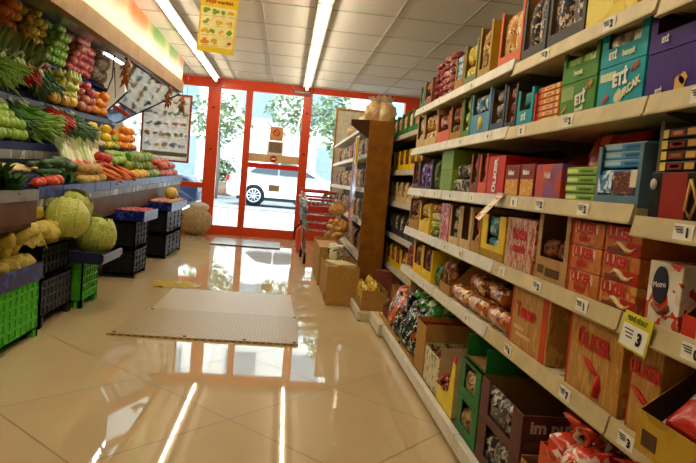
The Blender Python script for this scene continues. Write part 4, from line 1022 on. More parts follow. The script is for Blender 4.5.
P_cream = pr('pack_cream', 'cbb68a', 'a98a5a', '7a4a2a', 'e0d4b0', scale=26); P_choc = pr('pack_choc', '3a1c12', '6a3420', 'a0683a', '8a2018', scale=28)
P_redwhite = pr('pack_redwhite', 'b5382a', 'd9c4a6', 'cdb493', 'a87a4a', scale=45, stretch=(1, 2.2, .5)); P_wht = pr('pack_white', 'e4dcc8', 'd8cdb4', 'c0392c', 'efe8d8', scale=14)
P_blk_red = pr('pack_black_red', '1c1416', '2a1a1c', '8a2018', '3a2022', scale=8)
K_green = plain('carton_green', '48852a', .5); K_teal = plain('carton_teal', '159aa6', .5); K_purple = plain('carton_purple', '3a1276', .5); K_lime = plain('carton_lime', '7c9a26', .45)
K_yellow = plain('carton_yellow', 'e6c010', .45); K_mustard = plain('carton_mustard', 'a9851c', .5); K_orange = plain('carton_orange', 'd8581a', .45); K_dark = plain('carton_dark', '3c3a38', .5)
K_red = plain('carton_red', 'cc2c18', .42); K_navy = plain('carton_navy', '23344f', .45); K_blue = plain('carton_blue', '3f86a5', .42); K_pinkbr = plain('carton_pinkbrown', '8a4a3a', .5)
K_dkred = plain('carton_dark_red', '6a1a18', .45); K_choc = plain('carton_choc', '8a2a18', .45); K_slate = plain('carton_slate', '5d7a8c', .45); K_rose = plain('carton_rose', 'b04a48', .45)
K_gn = plain('carton_green_deep', '24702f', .5); K_plum = plain('carton_plum', '5e342f', .5); K_kraft = pr('carton_kraft', 'b58a4e', 'ad8147', 'a3783f', 'bb9156', scale=10)
K_olive = plain('carton_olive', '6f7a2a', .5); K_black = plain('carton_black', '15130f', .4); K_juk = pr('carton_biscuit', 'b8823c', 'c08c44', 'cc9e5a', 'b07630', scale=30, stretch=(1, 1.6, .3))
S1, S2, S3, S4, S5 = TZ
S1c = S1 - .026
# --- top shelf (far to near)
display(4.47, 4.34, S1, .17, .3, K_gn, card_in, 'narrow dark green display carton, farthest on the top shelf', .3, packs=('slab', P_green, 1, 4, 'small green pack in the farthest dark green carton on the top shelf', 'pack'))
display(4.33, 4.11, S1, .185, .3, K_pinkbr, card_in, 'brown pink display carton on the top shelf beside the farthest green one', .3, packs=('bag', P_brown, 3, 2, 'brown snack pack in the brown pink carton on the top shelf', 'pack'))
for i in range(2):
    for k in range(6):
        w = .11; tag(link('snack_pack', pack_mesh('bag', w * .98, .041, .09, P_red), None, (XF + .065, 4.04 - .115 * i, S1 + .001 + .043 * k)), 'small dark red pack in the stacked red block on the top shelf', 'pack', 'red packs stacked on the top shelf')
carton(3.86, 3.56, S1, .25, .2, K_dkred, 'dark red carton behind and beside the stacked red packs on the top shelf', x=XF + .10)
for i in range(2):
    for k in range(6):
        tag(link('snack_pack', pack_mesh('bag', .13, .041, .08, P_pink), None, (XF + .05, 3.79 - .14 * i, S1 + .001 + .043 * k)), 'pinkish red pack stacked before the dark red carton on the top shelf', 'pack', 'pink packs before the dark red carton')
display(3.54, 3.37, S1, .19, .3, card, card_in, 'cardboard display of pale blue packs on the top shelf', .35, packs=('slab', P_blue, 1, 5, 'pale blue pack in the cardboard display on the top shelf', 'pack', 1.05))
display(3.36, 3.13, S1, .23, .3, K_olive, card_in, 'olive green display carton of yellow packs on the top shelf', .22, packs=('bag', P_yel, 2, 2, 'yellow pack in the olive green carton on the top shelf', 'pack'))
display(3.11, 2.915, S1, .265, .3, K_mustard, card_in, 'mustard display carton of gold biscuit bags on the top shelf', .2, packs=('bag', P_gold, 2, 1, 'gold biscuit bag in the mustard carton on the top shelf', 'bag'))
display(2.80, 2.52, S1, .255, .3, K_orange, card_in, 'orange red display carton of cookies on the top shelf', .2, packs=('bag', P_cookie, 2, 1, 'cookie bag in the orange red carton on the top shelf', 'bag'))
display(2.51, 2.27, S1c, .265, .3, K_dark, card_in, 'dark grey display carton beside the orange one on the top shelf', .2, packs=('bag', P_black, 2, 1, 'black cookie bag in the farther dark grey carton on the top shelf', 'bag'))
display(2.255, 1.965, S1c, .28, .3, K_dark, card_in, 'larger dark grey display carton nearest the yellow one on the top shelf', .2, packs=('bag', P_black, 2, 1, 'black cookie bag in the larger dark grey carton on the top shelf', 'bag'))
display(1.955, 1.655, S1c, .19, .3, pr('carton_yellow_print', 'd9c02c', 'd2b524', 'c9a826', 'e2cc4a', scale=7), card_in, 'bright yellow low fronted carton nearest on the top shelf', .62, 'slope', packs=('bag', P_brown, 3, 1, 'brown bag in the bright yellow carton on the top shelf', 'bag', 1.0))
# --- second shelf
display(4.47, 4.25, S2, .235, .32, card_pale, card_in, 'tall pale cardboard display farthest on the second shelf', .3, packs=('bag', P_cream, 1, 2, 'pale pack in the farthest tall cardboard display on the second shelf', 'pack'))
display(4.24, 3.87, S2, .225, .32, card_pale, card_in, 'wide pale cardboard display of cookies on the second shelf', .25, packs=('bag', P_cookie, 3, 2, 'cookie pack in the wide pale cardboard display on the second shelf', 'pack'))
display(3.86, 3.56, S2, .19, .32, K_orange, card_in, 'brownish orange display carton on the second shelf', .4, packs=('bag', P_pink, 2, 2, 'reddish pack in the brownish orange carton on the second shelf', 'pack'))
display(3.55, 3.31, S2, .205, .32, card, card_in, 'cardboard display of brown packs left of the green one on the second shelf', .25, packs=('bag', P_brown, 2, 2, 'brown pack in the cardboard display beside the green one', 'pack'))
display(3.30, 3.15, S2, .225, .32, K_green, card_in, 'narrow green display with yellow green packs on the second shelf', .2, packs=('bag', P_lime, 1, 3, 'yellow green pack in the narrow green display on the second shelf', 'pack'))
t = display(3.14, 2.84, S2, .215, .32, K_blue, card_in, 'blue display carton with a yellow disc on the second shelf', .5, packs=('bag', P_blue, 2, 2, 'pale blue pack in the blue carton with the yellow disc', 'pack'))
MB().lathe([(.035, 0), (.035, .002)], (-.002, -.01, .06), 16, axis='X').build('printed_disc', plain('disc_yellow', 'd9c04a', .5), t)
display(2.83, 2.64, S2, .20, .32, K_navy, card_in, 'navy display carton on the second shelf', .2, packs=('bag', P_grey, 1, 3, 'grey pack in the navy carton on the second shelf', 'pack'))
display(2.63, 2.50, S2, .185, .32, K_dark, card_in, 'narrow dark display of pinkish packs on the second shelf', .15, packs=('bag', P_pink, 1, 3, 'pinkish pack in the narrow dark display on the second shelf', 'pack'))
display(2.49, 2.325, (S2 - .006), .15, .3, K_teal, card_in, 'small teal display carton beside the orange bars on the second shelf', .45, words=(('ETİ', .03, ink_white, .5, .25),), packs=('bag', P_teal, 1, 2, 'teal pack in the small teal carton', 'pack', 1.0))
MB_bar = label_slab(.19, .0215, .16, [plain('bar_orange', 'd9782a', .4), plain('bar_red', 'a8321a', .4), plain('bar_cream', 'ecc878', .4)], [(.0, .1, .1, .9, 1), (.3, .72, .25, .75, 2), (.38, .64, .38, .62, 1), (.85, .95, .15, .85, 2)])
for k in range(6):
    tag(link('snack_bar', MB_bar, None, (XF + .10, 2.205, (S2 - .006) + .001 + .0228 * k)), 'orange wrapped bar in the stack between teal and green cartons', 'bar', 'stacked orange bars on the second shelf')
tag(MB().box(XF + .015, XF + .2, 2.305, 2.318, (S2 - .006) + .0005, (S2 - .006) + .12).build('shelf_card', K_red, None), 'thin red card standing beside the stacked orange bars', 'card')
rb_ = plain('ribbon_red', 'c9452c', .5); rb_o = plain('ribbon_orange', 'd98a3c', .5); pale_b = plain('print_pale', 'cfd8b0', .5)
carton(2.085, 1.838, (S2 - .006), .112, .3, K_green, 'closed green carton under the open green one on the second shelf', ((.04, .42, .5, .9, plain('green_panel', '8fa860', .5)),), (('ETİ', .045, ink_white, .62, .45, .12), ('burçak', .02, ink_white, .62, .18, .1), ('yeni', .022, rb_o, .16, .25, .6), ('%20', .024, rb_o, .85, .78, .6)))
display(2.085, 1.838, (S2 - .006) + .114, .105, .3, K_green, card_in, 'open green carton stacked on the closed green one', .52, 'posts', .02, packs=('slab', P_lime, 2, 1, 'pale green pack in the open green carton', 'pack', .85), words=(('burçak', .022, pale_b, .5, .25),))
carton(1.825, 1.578, (S2 - .006), .122, .3, K_teal, 'closed teal carton under the open teal one on the second shelf', ((.05, .4, .66, .86, pale_b),), (('ETİ', .05, ink_white, .52, .62, .06), ('BURÇAK', .03, plain('letter_cream', 'e6dfb4', .5), .72, .35, .35), ('yeni', .022, rb_, .22, .25, .5), ('%25', .022, rb_, .82, .82, .5)), blob=((.52, .22, .022, pale_b),))
display(1.825, 1.578, (S2 - .006) + .124, .122, .3, K_teal, card_in, 'open teal carton stacked on the closed teal one', .42, 'posts', .035, packs=('bag', pr('pack_silver', 'd8d4c4', 'b9b4a0', '8a7a5a', 'f0ece0', scale=20), 2, 1, 'shiny pale pack in the open teal carton', 'pack', .85), words=(('ETİ', .028, ink_white, .3, .22), ('burçak', .024, pale_b, .65, .2)))
for y0, y1, n in ((1.57, 1.345, 'farther'), (1.337, 1.11, 'nearer')):
    carton(y0, y1, (S2 - .006), .115, .3, K_purple, '%s closed purple carton with a gold emblem on the second shelf' % n, (), (('ETİ', .018, ink_white, .3, .12),), blob=((.66, .2, .022, ink_gold), (.72, .3, .015, ink_gold)))
    display(y0, y1, (S2 - .006) + .117, .13, .3, K_purple, card_dark, '%s open purple carton stacked on the closed purple one' % n, .36, 'posts', .028, words=(('ETİ', .018, ink_white, .32, .2),))
# --- third shelf
display(4.47, 4.27, S3, .2, .32, K_dkred, card_in, 'dark red display carton farthest on the third shelf', .2, packs=('bag', P_choc, 2, 2, 'brown pack in the farthest dark red carton on the third shelf', 'pack'))
display(4.26, 3.88, S3, .2, .32, K_dark, card_in, 'dark display of purple bags on the third shelf', .12, packs=('bag', P_purple, 3, 1, 'shiny purple bag in the dark display on the third shelf', 'bag'))
for i in range(2):
    tag(link('snack_pack', pack_mesh('bag', .1, .19, .06, P_green), None, (XF + .05 + .02 * i, 3.82 - .105 * i, S3 + .001)), 'dark green bag standing between purple bags and lime carton', 'bag', 'green bags on the third shelf')
carton(3.66, 3.40, S3, .122, .3, K_lime, 'lime green carton at the bottom of the pair on the third shelf')
carton(3.66, 3.40, S3 + .124, .115, .3, K_lime, 'lime green carton on top of the pair on the third shelf')
for i in range(3):
    for k in range(2):
        tag(link('snack_pack', pack_mesh('bag', .095, .075, .07, P_grey), None, (XF + .05 + .015 * k, 3.345 - .1 * i, S3 + .001 + .078 * k), (R.uniform(-.15, .15), 0, R.uniform(-.2, .2))), 'loose grey and silver pack beside the lime cartons on the third shelf', 'pack', 'loose grey packs on the third shelf')
display(3.05, 2.925, S3, .195, .32, K_pinkbr, card_in, 'brownish pink display on the third shelf', .25, packs=('bag', P_pink, 1, 2, 'pink pack in the brownish pink display on the third shelf', 'pack'))
display(2.915, 2.79, S3, .19, .32, K_orange, card_in, 'narrow orange red display on the third shelf', .3, packs=('bag', P_red, 1, 2, 'red pack in the narrow orange red display on the third shelf', 'pack'))
carton(2.78, 2.56, S3, .175, .3, K_red, 'bright red carton with white lettering on the third shelf', (), (('ÜLKER', .05, ink_white, .5, .5, PI / 2),))
for y0, y1, n in ((2.545, 2.385, 'farther'), (2.378, 2.235, 'nearer')):
    carton(y0, y1, S3, .13, .25, K_choc, '%s brown and yellow biscuit box on the third shelf' % n, ((.06, .94, .06, .55, pr('biscuit_yellow', 'e09a1c', 'e8b03a', 'c0661c', 'eec46a', scale=60)),), (('biskot', .026, ink_white, .45, .75),))
carton(2.225, 2.005, S3, .125, .26, pr('carton_red_violet', 'c23a26', 'b8402c', '8a4a78', 'c94a30', scale=5), 'red orange box with a violet sheen painted into its colour on the third shelf', (), (('Halk', .03, plain('letter_pale', 'e0bfb0', .5), .5, .68),))  # violet patches in the colour stand for the sheen on the box
tag(link('snack_bag', pillow_mesh(.36, .245, .1, pr('bag_red', 'c02018', 'a81a14', 'd85a44', '8a1412', scale=6, rough=.25), 7, .5, 12), None, (1.06, 1.97, S3 + .002), (0, .15, 0)), 'large shiny red bag standing at the back of the third shelf', 'bag')
tag(link('snack_bag', pillow_mesh(.34, .2, .1, pr('bag_dark_red', '6a1614', '551210', '8a2a20', '40100e', scale=6, rough=.3), 9, .5, 12), None, (1.16, 2.42, S3 + .002), (0, .15, 0)), 'dark red bag lying behind the brown biscuit boxes on the third shelf', 'bag')
lime_slab = label_slab(.2, .027, .18, [plain('lime_wrap', '86b030', .4), plain('lime_pale', 'd6e29a', .4), plain('lime_dark', '4a6a1c', .4)], [(.05, .4, .3, .75, 1), (.5, .9, .35, .6, 2), (.0, 1, .0, .12, 2)])
for k in range(4):
    tag(link('snack_pack', lime_slab, None, (XF + .11, 1.885 + .004 * (k % 2), S3 + .001 + .028 * k)), 'flat lime green pack in the stack beside the blue display', 'pack', 'stacked lime packs on the third shelf')
display(1.772, 1.535, S3, .168, .3, K_slate, K_slate, 'grey blue display of wafer packs at the near end of the third shelf', .16, 'posts', .018,
        packs=('slab', pr('pack_wafer_blue', '3f80b4', '5a9ac4', 'dfe8ea', '2a5c8f', scale=12), 1, 1, 'upright blue wafer pack in the grey blue display', 'pack', .62),
        bands=((.44, .90, .2, .56, pr('wafer_print', '5a2e1c', '7a4426', '3a1c12', 'b07a4a', scale=50, stretch=(1, 1, 3))), (.80, .93, .3, .58, plain('wafer_cream', 'e6dcc0', .5)), (.08, .4, .2, .5, pr('sky_print', '4a8ac0', 'dfe8ea', '2f6aa4', '8ab8d8', scale=24))))
bl_slab = label_slab(.215, .022, .2, [plain('sky_wrap', '5aa4d2', .4), plain('sky_pale', 'b4d8ea', .4), plain('sky_dark', '2f6ea4', .4)], [(.06, .45, .3, .8, 1), (.55, .92, .3, .65, 2), (.0, 1, .86, 1, 1)])
for k in range(3):
    tag(link('snack_pack', bl_slab, None, (XF + .125, 1.655, S3 + .112 + .023 * k), (0, -.06, 0)), 'flat pale blue pack lying in the top of the grey blue display', 'pack', 'flat blue packs in the blue display')
S3b = S3 - .028
for y0, y1, n in ((1.49, 1.285, 'farther'), (1.278, 1.08, 'nearer')):
    t = carton(y0, y1, S3b, .118, .28, K_black, '%s black carton with a red panel on the third shelf' % n, ((.24, .72, .02, .98, plain('panel_red', '9a2414', .4)),), ())
    MB().lathe([(.014, 0), (.014, .002)], (-.003, .085 if n == 'farther' else .08, .088), 14, axis='X').build('round_seal', plain('seal_grey', 'b9b4aa', .5), t)
    MB().tube([(-.003, -.06, .1), (-.003, -.088, .05), (-.003, -.07, .012), (-.003, -.05, .03), (-.003, -.06, .1)], .004, 5).build('gold_loop', ink_gold, t)
P_bg = pr('pack_black_gold', '1c1614', 'a9861c', '7a1c16', 'd9b84a', scale=26, stretch=(1, .6, 2))
bg = label_slab(.14, .026, .12, [plain('wrap_black', '19130f', .4), ink_gold, plain('wrap_red', '9a2a1c', .4), plain('wrap_yellow', 'e0c850', .4)], [(.0, .16, .1, .9, 3), (.22, .62, .2, .75, 2), (.3, .55, .35, .65, 1), (.7, .95, .2, .8, 1)])
for k in range(4):
    tag(link('snack_pack', bg, None, (XF + .085, 1.41, S3b + .12 + .027 * k), (0, 0, R.uniform(-.04, .04))), 'black and gold pack stacked on the farther black carton', 'pack', 'black and gold packs on the third shelf')
t = carton(1.275, 1.1, S3b + .12, .105, .25, K_black, 'black box with a gold loop stacked on the nearer black carton')
MB().lathe([(.014, 0), (.014, .002)], (-.003, .06, .08), 14, axis='X').build('round_seal', plain('seal_grey', 'b9b4aa', .5), t)
MB().tube([(-.003, .02, .075), (-.003, .055, .03), (-.003, .05, .008), (-.003, .01, .012), (-.003, .02, .075)], .005, 5).build('gold_loop', ink_gold, t)
mb = MB(); mb.box(.94, 1.3, 1.497, 1.512, S3b + .001, S3b + .25)
tag(mb.build('divider', upr, None), 'grey metal divider between the two nearest bays on the third shelf', 'divider')
# hanging promotion card and yellow ticket
t = thing('promotion_card', 'slanted orange and white price card sticking out of the third shelf rail', 'price card', (.885, 2.5, 1.135))
MB().prism([(0, .03, 0), (0, -.04, 0), (-.12, -.13, -.105), (-.12, -.075, -.095)], (0, 0, .002)).build('card', pr('promo_card', 'efe2c4', 'e8d6b0', 'd9744a', 'f0e6d0', scale=16), t)
MB().box(-.004, .008, -.04, .03, .0025, .012).build('clip', plain('clip_clear', 'cfcabb', .3), t)
t = thing('price_ticket', 'yellow bordered price card hanging at the joint of the fourth shelf rail', 'price ticket', (XF - .022, 1.42, S4 - .025), (.05, .12, 0))
MB().box(-.001, .001, -.062, .062, -.048, .042).build('card', yellow_tag, t)
MB().box(-.002, -.0008, -.055, .055, -.043, .012).build('white_field', paper, t)
text('3', .042, ink_black, t, (-.0035, -.025, -.016), off=.002); text('YENİ FİYAT', .016, plain('ticket_green', '5a6a1e', .5), t, (-.0035, 0, .027), off=.0005)
mb = MB()
for q in range(3): mb.box(-.0028, -.0018, .005, .045 - .006 * q, -.002 - .009 * q, .001 - .009 * q)
mb.build('small_print', ink_black, t)
# --- fourth shelf
display(4.47, 4.15, S4, .215, .32, card, card_in, 'brown cardboard display farthest on the fourth shelf', .3, packs=('bag', P_brown, 3, 2, 'brown pack in the farthest cardboard display on the fourth shelf', 'pack'))
display(4.13, 3.83, S4, .2, .32, K_yellow, card_in, 'yellow display carton on the fourth shelf', .4, packs=('bag', P_yel, 2, 2, 'yellow pack in the yellow carton near the far end of the fourth shelf', 'pack'))
for i in range(2):
    for k in range(4):
        tag(link('snack_pack', pack_mesh('bag', .115, .047, .08, (P_green, P_lime, P_wht, P_redwhite)[k]), None, (XF + .055, 3.755 - .12 * i, S4 + .001 + .05 * k)), ('green', 'lime green', 'white and red', 'red striped')[k] + ' pack in the stack beside the rose carton', 'pack', ('green', 'lime', 'white', 'striped')[k] + ' packs on the fourth shelf')
carton(3.56, 3.36, S4, .215, .3, pr('carton_rose_print', 'a83a3c', 'b84a48', 'd9a090', '8a2a2c', scale=20), 'rose red carton on the fourth shelf')
display(3.35, 3.15, S4, .21, .32, card_pale, card_in, 'pale display carton with grey packs on the fourth shelf', .2, packs=('bag', P_grey, 1, 3, 'grey pack in the pale display on the fourth shelf', 'pack'))
display(3.14, 2.95, S4, .215, .32, card_pale, card_in, 'nearly empty pale cardboard display on the fourth shelf', .22, 'posts', .03)
display(2.94, 2.80, S4, .19, .32, card, card_in, 'cardboard display of reddish packs left of the notched yellow carton', .3, packs=('bag', P_red, 1, 2, 'reddish pack in the cardboard display beside the notched yellow carton', 'pack'))
display(2.785, 2.475, S4, .195, .32, K_yellow, card_in, 'notched yellow display carton on the fourth shelf', .32, 'posts', .075, packs=('bag', P_teal, 1, 2, 'blue grey pack in the notched yellow carton', 'pack'), bands=((0, 1, 0, .2, K_mustard),))
tb_ = carton(2.46, 2.165, S4, .20, .26, P_redwhite, 'tall red and white striped biscuit pack on the fourth shelf', (), (('ÜLKER', .05, ink_red, .5, .68), ('BİSKÜVİ', .032, ink_red, .5, .4)))
display(2.145, 1.892, S4, .24, .3, K_kraft, card_in, 'tall cardboard display with a window on the fourth shelf', .34, 'posts', .03, packs=('bag', P_choc, 2, 2, 'dark biscuit pack in the tall window display', 'pack', .62), bands=((.1, .3, .1, .22, card_dark), (.36, .8, .08, .2, card_dark)))
swirl = plain('swirl_cream', 'd9b98a', .5)
for c, (y0, y1, n) in enumerate(((1.88, 1.685, 'farther'), (1.678, 1.49, 'nearer'))):
    for k, l in enumerate(('bottom', 'middle', 'top')):
        halo = plain('halo_cream', 'ecd2a8', .5)
        t = carton(y0, y1, S4 + .0755 * k, .0735, .2, pr('carton_small_biscuit', 'c06a30', 'cb7c3c', 'b85f2a', 'd48f50', scale=12), '%s box of the %s stack of red lettered biscuit boxes' % (l, n), ((.10, .82, .52, .92, halo), (.0, .04, .0, 1, ink_red)) if c == 0 else ((.10, .72, .55, .94, halo), (.62, 1, .0, .45, plain('juk_red', 'b02418', .45)), (.1, .62, .0, .2, plain('juk_brown', '7a3a1c', .5))), (('ÜLKER', .042, ink_red, .46 if c == 0 else .41, .71, .0),))
        if c == 0: text('bisküvi', .024, ink_red, t, (-.0035, .01, .021), off=.001)
        mb = MB(); mb.tube([(-.0025, .06 - .022 * q - .02 * c, .020 + .010 * math.sin(q * 1.3)) for q in range(6)], [.002, .006, .008, .007, .005, .002], 6); mb.build('printed_swirl', swirl if c else halo, t) if c else mb.bm.free()
# nearest bay of the fourth shelf
t = carton(1.45, 1.315, S4, .155, .22, pr('carton_white_red', 'e6dcc8', 'dccfb6', 'c9402c', 'efe8da', scale=13), 'white and red biscuit carton with a dark oval on the fourth shelf')
mb = MB(); mb.prism([(-.003, .012 + .03 * math.cos(a), .1 + .045 * math.sin(a)) for a in [2 * PI * k / 18 for k in range(18)]], (.002, 0, 0)); mb.build('printed_oval', plain('oval_navy', '2a2a3c', .45), t)
text('Metro', .02, ink_white, t, (-.0045, .012, .1), tilt=.15); MB().tube([(-.003, .03, .05), (-.003, .0, .035), (-.003, -.03, .05)], .008, 6).build('printed_swirl', plain('wafer_brown', '8a4a2c', .5), t)
display(1.30, 1.10, S4, .145, .28, pr('display_red_white', 'c93a26', 'd24a30', 'e6d8c0', 'b02c1c', scale=9), card_dark, 'red and white low display nearest on the fourth shelf', .34, 'slope', .02, packs=('bag', P_choc, 2, 1, 'dark pack in the red and white low display', 'pack', .5))
# --- fifth shelf
for i in range(3):
    tag(link('snack_pack', pack_mesh('bag', .08, .17, .06, P_red), None, (XF + .05, 4.42 - .085 * i, S5 + .001)), 'red brown bag standing farthest on the fifth shelf', 'bag', 'red brown bags on the fifth shelf')
display(4.2, 3.93, S5, .2, .32, K_yellow, card_in, 'farther yellow display carton on the fifth shelf', .3, packs=('bag', P_brown, 2, 1, 'brown pack in the farther yellow carton on the fifth shelf', 'pack'))
display(3.92, 3.65, S5, .2, .32, K_yellow, card_in, 'nearer yellow display carton on the fifth shelf', .3, packs=('bag', P_choc, 2, 1, 'dark pack in the nearer yellow carton on the fifth shelf', 'pack'))
for i in range(2):
    tag(link('snack_pack', pack_mesh('bag', .085, .13, .06, P_green), None, (XF + .05, 3.59 - .09 * i, S5 + .001)), 'green pack standing beside the yellow cartons on the fifth shelf', 'pack', 'green packs on the fifth shelf')
display(3.44, 3.22, S5, .19, .32, card, card_in, 'torn open cardboard display on the fifth shelf', .3, 'slope', packs=('bag', P_brown, 2, 1, 'brown pack in the torn open cardboard display', 'pack'))
m_roll = pr('roll_print', 'b5601c', '9a3a18', 'd9a04a', 'e8d0a0', '6a2412', scale=18, rough=.2, stretch=(1, .6, 1))
rl = roll_mesh(.27, .044, m_roll, 'Y')
for (x, y, z) in ((.955, 3.04, 0), (.955, 2.75, 0), (1.05, 3.06, 0), (1.05, 2.77, 0), (1.0, 2.93, 1), (1.0, 2.64, 1), (.955, 2.46, 0), (1.05, 2.48, 0)):
    tag(link('biscuit_roll', rl, None, (x, y, S5 + .0455 + .077 * z), (R.uniform(-.05, .05) * z, 0, R.uniform(-.12, .12) * z)), 'orange wrapped biscuit roll lying in the pile on the fifth shelf', 'biscuit roll', 'biscuit rolls on the fifth shelf')
carton(2.32, 1.975, S5, .222, .3, K_juk, 'large biscuit carton with a red edge stripe on the fifth shelf', ((.0, .04, 0, 1, rb_), (.84, .97, 0, 1, plain('stripe_orange', 'c8431c', .45)), (.12, .4, .3, .36, swirl), (.2, .6, .2, .25, swirl)), (('Tenso', .07, ink_red, .42, .64, .0),))
for y0, y1, n in ((1.825, 1.515, 'middle'), (1.475, 1.345, 'nearest')):
    t = carton(y0, y1, S5, .222, .3, K_juk, '%s large biscuit carton with red lettering on the fifth shelf' % n, ((.0, .03, 0, 1, ink_red),), (('ÜLKER', .062 if n == 'middle' else .045, ink_red, .5, .72),))
    mb = MB(); mb.tube([(-.003, .05 - .03 * q, .11 - .010 * q + .004 * math.sin(q * 2)) for q in range(4)], [.003, .007, .008, .003], 6); mb.build('printed_swirl', ink_red, t)
    mb = MB(); mb.tube([(-.003, -.045, .08), (-.003, -.05, .05), (-.003, -.04, .02)], [.004, .014, .012], 6); mb.build('printed_emblem', ink_red, t)
t = display(1.335, .93, S5, .19, .32, pr('carton_yellow_edge', 'b98f1c', 'c2992a', 'a88018', '8a6a16', scale=9), card_dark, 'open carton with yellow edges nearest the camera on the fifth shelf', .50, 'slope', x=XF - .045, bands=((.06, .2, .1, .3, card_dark),))
MB().box(.12, .126, -.19, .19, .02, .235).build('inner_flap', plain('flap_brown', '3b2413', .8), t)
tag(link('snack_bag', pillow_mesh(.26, .2, .05, pr('bag_red_white', 'c42a1e', 'b0221a', 'e6dccb', 'd23a2a', scale=7, rough=.25), 4, .4, 12), None, (.868, 1.13, S5 + .09), (0, .75, 0)), 'red and white bag lying in the open carton with yellow edges', 'bag')

# --- bottom deck
ZB = .1
def bags(lst, mats, labels, group):
    for k, (x, y, z, r_) in enumerate(lst):
        i = k % len(mats)
        tag(link('candy_bag', pillow_mesh(.19, .24, .06, mats[i], k, .6, 8), None, (x, y, z), r_), labels[i], 'bag', group + ' ' + str(i))
C_dark = pr('candy_dark', '12251c', '1c3a2a', 'd0d0c4', '0e1a16', 'a9482c', scale=22, rough=.22); C_green = pr('candy_green', '1f7a2c', '2f9a3c', 'dfe6cf', '14521e', scale=10, rough=.22)
C_or = pr('candy_orange', 'c9461c', 'd9662c', 'efd9b9', '9a2a14', scale=12, rough=.22); C_red = pr('candy_red', 'a81c1c', 'c02c24', 'e0b0a0', '7a1414', scale=14, rough=.22)
mb = MB(); mb.box(.825, 1.3, 3.56, 4.88, ZB + .001, ZB + .006); mb.box(.825, .83, 3.56, 4.88, ZB + .006, ZB + .022); mb.box(1.295, 1.3, 3.56, 4.88, ZB + .006, ZB + .3)
tag(mb.build('shallow_tray', [card], None), 'shallow cardboard tray under the heap of candy bags on the bottom deck', 'tray')
t = display(4.90, 4.60, ZB + .007, .24, .4, K_dkred, card_in, 'red edged cardboard box behind the far end of the candy bags', .3, 'slope', x=.86)
sp1 = []
for k in range(14):
    sp1.append((.84 + .05 * (k % 3), 3.64 + .07 * k, ZB + .03 + .025 * (k % 3), (R.uniform(-.25, .25), R.uniform(.25, .5), R.uniform(-.3, .3))))
bags(sp1, [C_dark], ['dark shiny candy bag at the front of the heap on the bottom deck'], 'dark candy bags on the bottom deck')
sp2 = [(.83 + .02 * k, 4.40 + .09 * k, ZB + .06, (R.uniform(-.2, .2), .5, R.uniform(-.3, .3))) for k in range(5)]
bags(sp2, [C_or], ['orange red candy bag at the far end of the heap on the bottom deck'], 'orange candy bags on the bottom deck')
sp3 = [(.93 + .1 * (k % 2), 3.68 + .15 * (k // 2), ZB + .275 + .005 * k, (0, 1.2, R.uniform(-.4, .4))) for k in range(8)]
bags(sp3, [C_green], ['green candy bag lying on top of the heap on the bottom deck'], 'green candy bags on the bottom deck')
sp4 = [(1.12, 3.68 + .13 * k, ZB + .02, (0, .3, R.uniform(-.3, .3))) for k in range(7)]
bags(sp4, [C_dark, C_red], ['dark candy bag at the back of the heap on the bottom deck', 'red candy bag at the back of the heap on the bottom deck'], 'rear candy bags on the bottom deck')

def candies(n, y0, y1, x0, x1, z, r, mat, label, group):
    me = MB().ball((0, 0, 0), r, (1, 1.3, .8), 2, 0, .15, 3).lathe([(r * .2, r * 1.1), (r * .7, r * 1.9), (r * .75, r * 1.95)], seg=7, axis='Y').lathe([(r * .75, -r * 1.95), (r * .7, -r * 1.9), (r * .2, -r * 1.1)], seg=7, axis='Y').mesh('candy', mat)
    for k in range(n):
        tag(link('wrapped_candy', me, None, (R.uniform(x0, x1), R.uniform(y0, y1), z + R.uniform(0, r * 1.5)), (R.uniform(0, 6), R.uniform(0, 6), R.uniform(0, 6))), label, 'candy', group)
def open_box(y0, y1, z, h, d, outer, inner, label, front, x=.832, bands=(), words=()):
    w = y0 - y1 - .004; t = thing('open_carton', label, 'carton', (x, (y0 + y1) / 2, z)); T = .004
    mb = MB(); mb.box(0, d, -w / 2, w / 2, 0, T, 1); mb.box(d - T, d, -w / 2, w / 2, T, h, 1)
    mb.box(0, d - T, w / 2 - T, w / 2, T, h, 0); mb.box(0, d - T, -w / 2, -w / 2 + T, T, h, 0)
    mb.build('carton_body', [outer, inner], t)
    MB().box(-.001, T, -w / 2 + T, w / 2 - T, T, front).build('front_panel', outer, t)
    decor(t, w, h, bands, words); return t
t = open_box(3.53, 3.30, ZB, .295, .38, card, card_in, 'tall brown open carton next to the candy bags on the bottom deck', .28)
MB().box(.02, .3, .08, .09, .02, .27).build('red_strip', plain('strip_red', 'a83016', .5), t)
t = open_box(3.285, 2.975, ZB, .20, .38, pr('carton_cream_print', 'd9c896', 'd0bc86', '5a7a3a', 'dfd0a4', scale=18), card_in, 'cream carton with green print full of gold wrapped candies', .19)
MB().box(.006, .37, -.14, .14, .01, .13).build('filler_board', card_dark, t)
candies(46, 3.01, 3.25, .85, 1.17, ZB + .15, .017, pr('candy_gold', '8a5a22', '5a2e16', 'c9943c', '3a1c10', scale=60, rough=.2), 'gold and brown wrapped candy in the cream carton', 'gold candies in the cream carton')
t = open_box(2.965, 2.685, ZB, .255, .38, card_pale, card_in, 'pale cardboard carton of red candies with a bright yellow front', .012)
mb = MB(); mb.prism([(-.003, .138, .002), (-.003, -.138, .002), (-.003, -.138, .255), (-.003, -.095, .255), (-.003, -.055, .10), (-.003, .138, .075)], (.003, 0, 0)); mb.build('yellow_front', plain('card_yellow', 'ead020', .45), t)
MB().box(-.004, .0, -.138, -.1, .256, .285).build('red_tip', K_red, t)
MB().box(.006, .37, -.13, .13, .01, .09).build('filler_board', card_dark, t)
